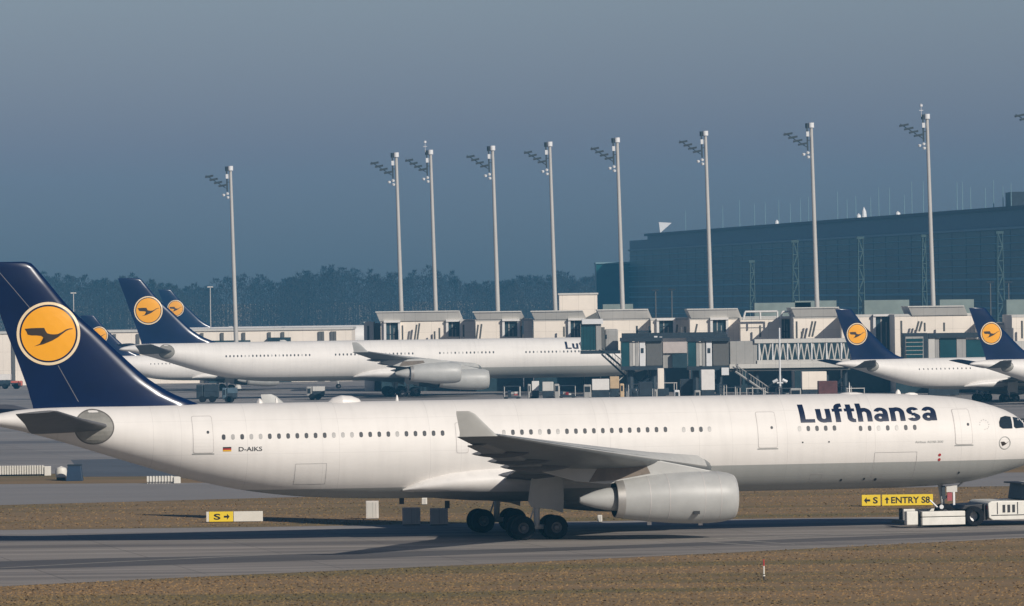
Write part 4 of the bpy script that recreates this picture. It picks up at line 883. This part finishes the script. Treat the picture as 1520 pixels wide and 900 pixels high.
b = B(); a = W(885, 392, 1610); c = W(940, 392, 1610); b.box(a.x, c.x, 1610, 1640, 0, a.z, M_CURT); b.build('low_wing', gb)
b = B(); b.box(a.x - .2, c.x, 1609.6, 1640, a.z, a.z + .5, M_FTRIM); b.build('low_wing_edge', gb)
b = B(); a = W(1500, 285, 1150); c = W(1560, 306, 1150); b.box(a.x, c.x, 1150, 1162, c.z - 1, a.z, M_DSTEEL); b.build('plant_room', gb)
b = B(); D = 1570; p0, p1, p2 = W(978, 330, D), W(997, 331, D), W(980, 346, D); b.prism([p0, p1, p2], (0, 3, 0), M_LAMPL); b.build('roof_sail', gb)
rr = random.Random(11)
rods = [1010, 1065, 1090, 1112, 1128, 1148, 1165, 1180, 1192, 1235, 1249, 1262, 1284, 1296, 1312, 1334, 1345, 1362, 1412, 1420, 1432, 1454, 1466, 1480, 1492]
for px in rods:
    # distance of the facade line seen at that px
    d = ray(px, 320); den = d.x * dr.y - d.y * dr.x; t = (PA.x * dr.y - PA.y * dr.x) / den; x, y = d.x * t + 1.5, d.y * t + 2
    b = B(); b.cyl((x, y, ZR - .5), (x, y, ZR + rr.uniform(4.5, 7.5)), .10, .06, M_FTRIM, 6); b.build('roof_rod', gb)
for px, s in ((1145, 1.2), (1266, 1.2), (1274, 2.6), (1324, 1.0)):
    d = ray(px, 320); den = d.x * dr.y - d.y * dr.x; t = (PA.x * dr.y - PA.y * dr.x) / den; x, y = d.x * t + 1.5, d.y * t + 2
    b = B(); b.lathe([(0, .7), (s * .6, .55), (s, .05)], (x, y, ZR), M_LAMPL, 10, (0, 0, 1)); b.build('roof_vent', gb)
# reflections of masts in the glass, built as pale lattice frames before it
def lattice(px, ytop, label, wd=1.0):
    D = 1060; wd *= .8; t = W(px, ytop, D); r = empty('lattice_mast', (t.x, D, 0)); tag(r, label, 'reflection', 'mast reflections built before the glass building')
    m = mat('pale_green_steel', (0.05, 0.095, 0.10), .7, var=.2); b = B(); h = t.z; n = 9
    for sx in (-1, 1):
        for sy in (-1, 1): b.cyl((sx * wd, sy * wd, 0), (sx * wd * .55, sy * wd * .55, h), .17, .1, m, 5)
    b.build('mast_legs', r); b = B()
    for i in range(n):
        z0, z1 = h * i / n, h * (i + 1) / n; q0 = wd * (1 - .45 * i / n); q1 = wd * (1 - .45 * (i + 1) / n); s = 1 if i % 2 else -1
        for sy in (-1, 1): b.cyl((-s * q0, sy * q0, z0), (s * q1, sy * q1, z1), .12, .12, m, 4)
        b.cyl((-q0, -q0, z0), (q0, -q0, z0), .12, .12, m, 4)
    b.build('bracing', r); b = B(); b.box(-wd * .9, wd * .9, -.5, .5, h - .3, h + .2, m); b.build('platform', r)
lattice(1116, 388, 'shortest pale mast reflection, leftmost before the glass facade', .8)
lattice(1180, 358, 'pale mast reflection just left of the second mast from the right')
lattice(1277, 353, 'pale mast reflection midway between the two rightmost tall masts')
lattice(1371, 350, 'pale mast reflection tucked behind the tallest floodlight mast', .7)
lattice(1484, 345, 'rightmost pale mast reflection before the glass facade')

# ------------------------------------------------------------------ boarding bridges
def JR(px0, py0, px1, py1, D): a = W(px0, py0, D); c = W(px1, py1, D); return a.x, c.x, c.z, a.z
def jbox(par, name, px0, py0, px1, py1, D, depth, m, bevel=0):
    x0, x1, z0, z1 = JR(px0, py0, px1, py1, D); b = B(); b.box(x0, x1, D, D + depth, z0, z1, m); return b.build(name, par, bevel=bevel)
def support(par, px, py, D, wd=.35, spread=1.2):
    p = W(px, py, D + 1.2); b = B(); b.cyl((p.x - spread, p.y, 0), (p.x - spread, p.y, p.z), wd, wd, M_DSTEEL, 8); b.cyl((p.x + spread, p.y, 0), (p.x + spread, p.y, p.z), wd, wd, M_DSTEEL, 8)
    b.cyl((p.x - spread, p.y, .6), (p.x + spread, p.y, p.z * .8), .15, .15, M_DSTEEL, 6); b.box(p.x - spread - .8, p.x + spread + .8, p.y - .8, p.y + .8, .1, 1.1, M_DSTEEL); b.build('drive_column', par)
def stair(par, p0, p1, D, m=M_DSTEEL):
    a = W(*p0, D); c = W(*p1, D); b = B(); b.cyl(a, c, .14, .14, m, 6); b.cyl(a + Vector((0, 0, .9)), c + Vector((0, 0, .9)), .06, .06, m, 6)
    b.cyl(a + Vector((0, 1.2, 0)), c + Vector((0, 1.2, 0)), .14, .14, m, 6); b.cyl(a + Vector((0, 1.2, .9)), c + Vector((0, 1.2, .9)), .06, .06, m, 6)
    for i in range(12):
        q = a.lerp(c, (i + .5) / 12); b.box(q.x - .15, q.x + .15, q.y, q.y + 1.2, q.z - .05, q.z + .05, m); b.cyl(q, q + Vector((0, 0, .9)), .03, .03, m, 4)
    b.build('stair', par)
DB = 745
j1 = empty('boarding_bridge', (0, 0, 0)); tag(j1, 'boarding bridge with dark teal cab over the nose of the four engined jet', 'boarding bridge', 'boarding bridges at the pier')
jbox(j1, 'canopy_roof', 864, 474, 895, 481, DB - 1, 5, M_LAMPL); jbox(j1, 'cab_glass', 862, 481, 884, 520, DB - .5, 4, M_TEAL); jbox(j1, 'cab_frame', 884, 481, 893, 521, DB - .6, 4, M_BRIDGE, .1)
jbox(j1, 'bellows', 893, 486, 898, 522, DB - .2, 3.5, M_BRIDGED); jbox(j1, 'rotunda', 898, 489, 918, 524, DB, 4, M_BRIDGE, .2); jbox(j1, 'floor_beam', 862, 521, 921, 525, DB - .7, 4, M_DSTEEL)
jbox(j1, 'tunnel', 911, 492, 948, 524, DB + 3, 4, M_CONC); jbox(j1, 'window', 898, 497, 901, 503, DB - .05, .1, M_GLASSD)
for q in (866, 871, 876, 881): jbox(j1, 'glazing_bar', q, 481, q + .6, 520, DB - .56, .08, M_DSTEEL)
stair(j1, (893, 526), (941, 570), DB - 1); stair(j1, (899, 524), (948, 566), DB + .8); support(j1, 951, 545, DB)
j2 = empty('boarding_bridge', (0, 0, 0)); tag(j2, 'boarding bridge whose grey cab is the middle one between nose and truss', 'boarding bridge', 'boarding bridges at the pier')
def cabset(par, x, D):
    jbox(par, 'cab_glass', x, 505, x + 12, 544, D - .6, 4, M_TEAL); jbox(par, 'cab_frame', x + 12, 506, x + 17, 545, D - .5, 4, M_BRIDGE, .05); jbox(par, 'side_glass', x + 17, 508, x + 21, 543, D - .45, 3.8, M_CAP)
    jbox(par, 'cab_frame', x + 21, 505, x + 26, 546, D - .5, 4, M_BRIDGE); jbox(par, 'cab_door', x + 27, 507, x + 36, 544, D - .5, 4, M_LAMPL, .05); jbox(par, 'window', x + 29.5, 517, x + 33.5, 524, D - .58, .1, M_DSTEEL)
    jbox(par, 'bellows', x + 37, 507, x + 61, 543, D - .3, 4, M_BRIDGED, .05); jbox(par, 'cab_roof', x - 1, 502, x + 62, 506.5, D - .8, 5, M_DSTEEL); jbox(par, 'floor_beam', x, 544, x + 62, 549, D - .6, 4, M_DSTEEL)
cabset(j2, 922, 735); jbox(j2, 'tunnel', 984, 508, 1020, 524, 736, 4, mat('rosy_cladding', (0.50, 0.44, 0.41), .6, var=.08)); jbox(j2, 'tunnel_base', 984, 524, 1020, 546, 736.4, 3.5, M_BRIDGE); jbox(j2, 'dark_panel', 998, 525, 1021, 546, 735.6, 1, M_RECESS)
support(j2, 953, 548, 735, .5, 1.6); support(j2, 975, 548, 736, .4, .8)
for q0, q1 in ((944, 949), (963, 969)): jbox(j2, 'roof_post', q0, 484, q0 + 3, 504, 737, 1, M_DSTEEL)
jbox(j2, 'roof_rail', 945, 491, 967, 494, 737, .3, M_DSTEEL); jbox(j2, 'roof_rail', 923, 495, 1078, 501, 742, 1.5, M_DSTEEL)
jbox(j2, 'roof_unit', 971, 499, 976, 507, 737, 1, M_LAMPL); jbox(j2, 'roof_unit', 979, 500, 983, 507, 737, 1, M_LAMPL)
j3 = empty('boarding_bridge', (0, 0, 0)); tag(j3, 'longest boarding bridge, its glazed truss tunnel running right to the small tail', 'boarding bridge', 'boarding bridges at the pier')
DB = 695; cabset(j3, 1021, DB - 6); jbox(j3, 'tunnel', 1083, 507, 1124, 541, DB - 5, 4, M_BRIDGE, .1); jbox(j3, 'floor_beam', 1083, 541, 1262, 545, DB - 5.4, 4, M_CAP); jbox(j3, 'floor_beam', 1083, 546, 1262, 549, DB - 5, 4, M_BRIDGED)
jbox(j3, 'roof_beam', 1120, 504, 1262, 508, DB - 5.3, 4, M_CAP); jbox(j3, 'tunnel_glass', 1124, 508, 1262, 536, 735.6, 3.2, M_RECESS); jbox(j3, 'sill_beam', 1124, 535, 1262, 541, DB - 5.2, 4, M_CAP)
z = 0
for i in range(15):
    x = 1126 + i * 9; a = W(x, 508, DB - 5); c = W(x + 4.5, 535, DB - 5); e = W(x + 9, 508, DB - 5); b = B(); b.cyl(a, c, .09, .09, M_CAP, 5); b.cyl(c, e, .09, .09, M_CAP, 5); b.build('truss_brace', j3)
for x in (1126, 1146, 1168, 1184, 1204, 1226, 1248): jbox(j3, 'truss_post', x, 508, x + 2.2, 535, DB - 5.2, .3, M_LAMPL)
stair(j3, (1092, 552), (1142, 586), DB - 7, M_BRIDGE); support(j3, 1050, 550, DB - 6, .45, 1.5); support(j3, 1140, 550, DB - 5, .35, 1.5); support(j3, 1240, 550, DB - 5, .35, 1.2); jbox(j3, 'number_box', 1071, 546, 1082, 557, DB - 7, .5, M_LAMPL)
for q0, q1 in ((1046, 1050), (1062, 1080)): jbox(j3, 'roof_unit', q0, 497, q1, 504, 735, 1, M_DSTEEL)
j4 = empty('boarding_bridge', (0, 0, 0)); tag(j4, 'dark framed boarding bridge between the two small navy tails', 'boarding bridge', 'boarding bridges at the pier')
D4 = 712
jbox(j4, 'frame', 1340, 495, 1378, 536, D4, 4, M_DSTEEL, .1); jbox(j4, 'window', 1344, 500, 1371, 532, D4 - .1, .2, M_BRIDGE)
for i in range(5): jbox(j4, 'blind', 1345.5, 503 + i * 6, 1370, 507 + i * 6, D4 - .2, .1, M_TEAL)
jbox(j4, 'cab_frame', 1378, 496, 1388, 536, D4 + .3, 4, M_CAP); jbox(j4, 'cab_glass', 1395, 501, 1420, 536, D4 + .5, 4, M_TEAL); jbox(j4, 'cab_frame', 1388, 499, 1394, 536, D4 + .4, 4, M_BRIDGE); jbox(j4, 'cab_frame', 1420, 501, 1434, 536, D4 + .4, 4, M_BRIDGE)
jbox(j4, 'cab_glass', 1434, 504, 1462, 536, D4 + .6, 4, M_TEAL); jbox(j4, 'roof_beam', 1378, 495, 1466, 501, D4 + .1, 4, M_DSTEEL); support(j4, 1400, 536, D4); jbox(j4, 'window', 1500, 507, 1560, 520, D4, 3, M_CAP)
# white post in front of the truss
p = G(1158, 606); p = Vector((W(1158, 575, DB - 12).x, DB - 12, 0)); r = empty('hydrant_post', p); r.name = 'guide_post'; tag(r, 'tall thin white post before the glazed truss tunnel', 'post')
t = W(1157, 487, DB - 12); b = B(); b.cyl((0, 0, 0), (0, 0, t.z), .14, .11, M_LAMPL, 10); b.build('pole', r); b = B(); b.cyl((-.9, 0, 2.6), (-.3, 0, 2.9), .2, .2, M_LAMPL, 8); b.cyl((.3, 0, 2.9), (.9, 0, 2.6), .2, .2, M_LAMPL, 8); b.cyl((-.4, 0, 2.5), (.4, 0, 2.5), .12, .12, M_LAMPL, 8); b.build('lamp', r)

# ------------------------------------------------------------------ ground vehicles on the apron
def truck(name, label, cat, px0, px1, pytop, D, mbody, mcab=None, cab_left=True, open_back=False):
    a = W(px0, pytop, D); c = W(px1, pytop, D); L_ = c.x - a.x; h = max(a.z, 1.3); r = empty(name, ((a.x + c.x) / 2, D, 0)); tag(r, label, cat, 'service vehicles on the apron')
    hl = L_ / 2; cl = min(1.7, L_ * .3); s = -1 if cab_left else 1; b = B()
    bx0, bx1 = sorted((s * (hl - cl - .1), -s * hl)); b.box(bx0, bx1, -1.15, 1.15, .75 + (h - .75) * .42, h, mbody); b.build('body', r, bevel=.05); b = B(); b.box(bx0 + .03, bx1 - .03, -1.12, 1.12, .7, .75 + (h - .75) * .42, M_DSTEEL); b.build('skirt', r)
    c0, c1 = sorted((s * hl, s * (hl - cl))); ch = min(h, 2.5); b = B(); b.box(c0, c1, -1.05, 1.05, .5, ch, mcab or mbody); cb = b.build('cab', r, bevel=.12)
    if mbody in (M_WHITE, M_CONC, M_CAP) and not mcab: cb.data.materials[0] = M_BRIDGE
    b = B(); b.box(c0 + .15, c1 - .15, -1.08, 1.08, ch - .95, ch - .25, M_GLASSD); b.build('window', cb)
    b = B(); b.box(-hl + .1, hl - .1, -.8, .8, .45, .75, M_DKMET); b.build('chassis', r)
    for x in (-hl + .8, hl - .9):
        for y in (-1.05, 1.05): b = B(); b.cyl((x, y - .13, .45), (x, y + .13, .45), .45, .45, M_TYRE, 14); b.build('wheel', r, True)
    return r
truck('box_truck', 'white box truck under the nose of the four engined jet', 'truck', 866, 904, 563, 690, M_WHITE)
truck('box_truck', 'tan truck right of the white one under that nose', 'truck', 905, 926, 559, 694, mat('tan_paint', (0.55, 0.40, 0.24), .5, var=.1), cab_left=False)
truck('catering_truck', 'tall white catering truck below the middle grey cab', 'truck', 1030, 1060, 549, 640, M_WHITE)
truck('catering_truck', 'widest white box truck under the truss tunnel by the red vehicle', 'truck', 1172, 1226, 552, 645, M_CONC)
truck('fire_engine', 'dark red vehicle below the small jet tailcone', 'vehicle', 1200, 1242, 566, 618, mat('dull_red_paint', (0.12, 0.045, 0.045), .5, var=.3), M_DSTEEL)
truck('service_van', 'white van at the left edge behind the big fin', 'van', -12, 16, 556, 870, M_WHITE)
truck('service_van', 'small red van right of the white one behind the big fin', 'van', 17, 33, 566, 868, mat('red_van_paint', (0.55, 0.12, 0.08), .5, var=.1), cab_left=False)
truck('service_van', 'dark van below the tail of the four engined jet', 'van', 292, 325, 571, 735, M_DSTEEL)
truck('service_van', 'blue grey van right of the dark one under the rear fuselage', 'van', 330, 352, 576, 730, mat('blue_grey_paint', (0.08, 0.13, 0.17), .5, var=.2))
truck('baggage_tractor', 'pale baggage tractor under the rear belly of the four engined jet', 'tractor', 455, 482, 574, 742, M_CAP)
truck('baggage_tractor', 'white tractor under the front belly, left of the white box truck', 'tractor', 783, 800, 566, 700, M_WHITE)
truck('baggage_tractor', 'pale tractor between the white tractor and the white box truck', 'tractor', 805, 830, 567, 698, M_CAP, cab_left=False)
truck('belt_loader', 'dark blue loader in front of the bridge columns', 'loader', 938, 968, 567, 640, M_DSTEEL)
truck('belt_loader', 'dark loader with pale cab beside the tall catering truck', 'loader', 1000, 1028, 563, 643, M_DSTEEL, M_LAMPL)
truck('service_van', 'cream van below the dark bellows of the middle bridge', 'van', 970, 985, 547, 650, M_CONC)

carts = [(944, 571, 'dark cart left of the bridge columns'), (958, 577, 'dark cart under the floor beam of the middle bridge'), (990, 569, 'pale cart between the middle and right bridge columns'), (1064, 572, 'cart immediately right of the tall catering truck'), (1084, 576, 'dark cart below the top of the diagonal stair'), (1104, 574, 'cart under the diagonal stair'), (1122, 577, 'pale cart under the lower end of the diagonal stair'), (1145, 575, 'dark cart left of the thin white post'), (1166, 577, 'dark cart right of the thin white post'), (1250, 574, 'dark cart right of the dull red vehicle'), (1270, 577, 'pale cart below the fuselage of the left small jet'), (760, 574, 'dark cart under the wing root of the four engined jet'), (842, 573, 'dark cart left of the white box truck')]
rc_ = random.Random(5)
for i, (px, py, lb) in enumerate(carts):
    D = 668 + rc_.uniform(-15, 15) if px > 900 else 745 - (px > 700) * 30; t = W(px, py, D); hh = max(1.5, t.z); r = empty('baggage_cart', (t.x, D, 0), rc_.uniform(-.3, .3)); tag(r, lb, 'cart', 'baggage carts on the apron')
    b = B(); b.box(-1.1, 1.1, -.7, .7, .45, .6, M_DSTEEL)
    for x in (-.8, .8):
        for y in (-.6, .6): b.cyl((x, y - .08, .25), (x, y + .08, .25), .25, .25, M_TYRE, 10)
    b.build('chassis', r); b = B()
    for x in (-1.05, 1.05):
        for y in (-.65, .65): b.cyl((x, y, .6), (x, y, hh), .05, .05, M_CAP, 5)
    b.box(-1.12, 1.12, -.72, .72, hh, hh + .08, M_CAP if 'pale' in lb else M_DSTEEL); b.build('canopy', r)
    b = B()
    for k in range(5):
        x0 = rc_.uniform(-1.0, .4); z0 = .6 + rc_.random() * .5; b.box(x0, x0 + rc_.uniform(.35, .6), -.5, .4, z0 - .0 if k else .6, z0 + rc_.uniform(.2, .35), [M_DSTEEL, M_BRIDGE, M_RED, M_BIN, M_CAP][k])
    b.build('luggage', r)

# ------------------------------------------------------------------ distant leafless wood
def woodland():
    rg = random.Random(21); V = []; F = []
    def tri(a, b_, c): n = len(V); V.extend((a, b_, c)); F.append((n, n + 1, n + 2))
    for i in range(380):
        D = rg.uniform(1900, 2380); k = FPX / D; px = rg.uniform(-60, 960); x = (px - 760) / k
        env = 1 + .10 * math.sin(px * .013 + 1) + .07 * math.sin(px * .041)
        h = rg.uniform(19, 23.5) * env; w_ = rg.uniform(4.5, 7.0)
        tri((x - .3, D, 0), (x + .3, D, 0), (x, D, h * .9))
        for j in range(430):
            z = h * (1 - rg.random() ** 1.3 * .95); t = z / h; rad = w_ * math.sqrt(max(0.03, 1 - abs(2 * t - .95) ** 2.2)); a = rg.uniform(0, 6.283); q = rad * math.sqrt(rg.random())
            p = Vector((x + q * math.cos(a), D + q * math.sin(a), z)); s = rg.uniform(.3, .9); o = Vector((math.cos(a) * s * .7, math.sin(a) * s, s * rg.uniform(.4, 1.4))); n = Vector((rg.uniform(.08, .22), 0, rg.uniform(-.12, .12)))
            tri(tuple(p - n), tuple(p + n), tuple(p + o))
    me = bpy.data.meshes.new('distant_woodland'); me.from_pydata(V, [], F); me.materials.append(mat('winter_twigs', (0.026, 0.024, 0.024), .95, col2=(0.018, 0.019, 0.019), scale=.05))
    o = bpy.data.objects.new('distant_woodland', me); COL.objects.link(o); tag(o, 'hazy leafless winter wood along the horizon', 'woodland', kind='stuff')
woodland()

# ------------------------------------------------------------------ haze
b = B(); b.box(-700, 700, -40, 2440, -1, 70, M_WHITE); hz = b.build('haze'); tag(hz, kind='stuff'); hz['label'] = 'pale blue haze over the airfield'; hz['category'] = 'haze'
hm = bpy.data.materials.new('haze_air'); hm.use_nodes = True; t = hm.node_tree; t.nodes.clear(); out = t.nodes.new('ShaderNodeOutputMaterial'); pv = t.nodes.new('ShaderNodeVolumePrincipled')
pv.inputs['Color'].default_value = (0.13, 0.50, 0.86, 1); pv.inputs['Density'].default_value = 0.00021; pv.inputs['Anisotropy'].default_value = 0.0
t.links.new(pv.outputs[0], out.inputs['Volume']); hz.data.materials.clear(); hz.data.materials.append(hm)
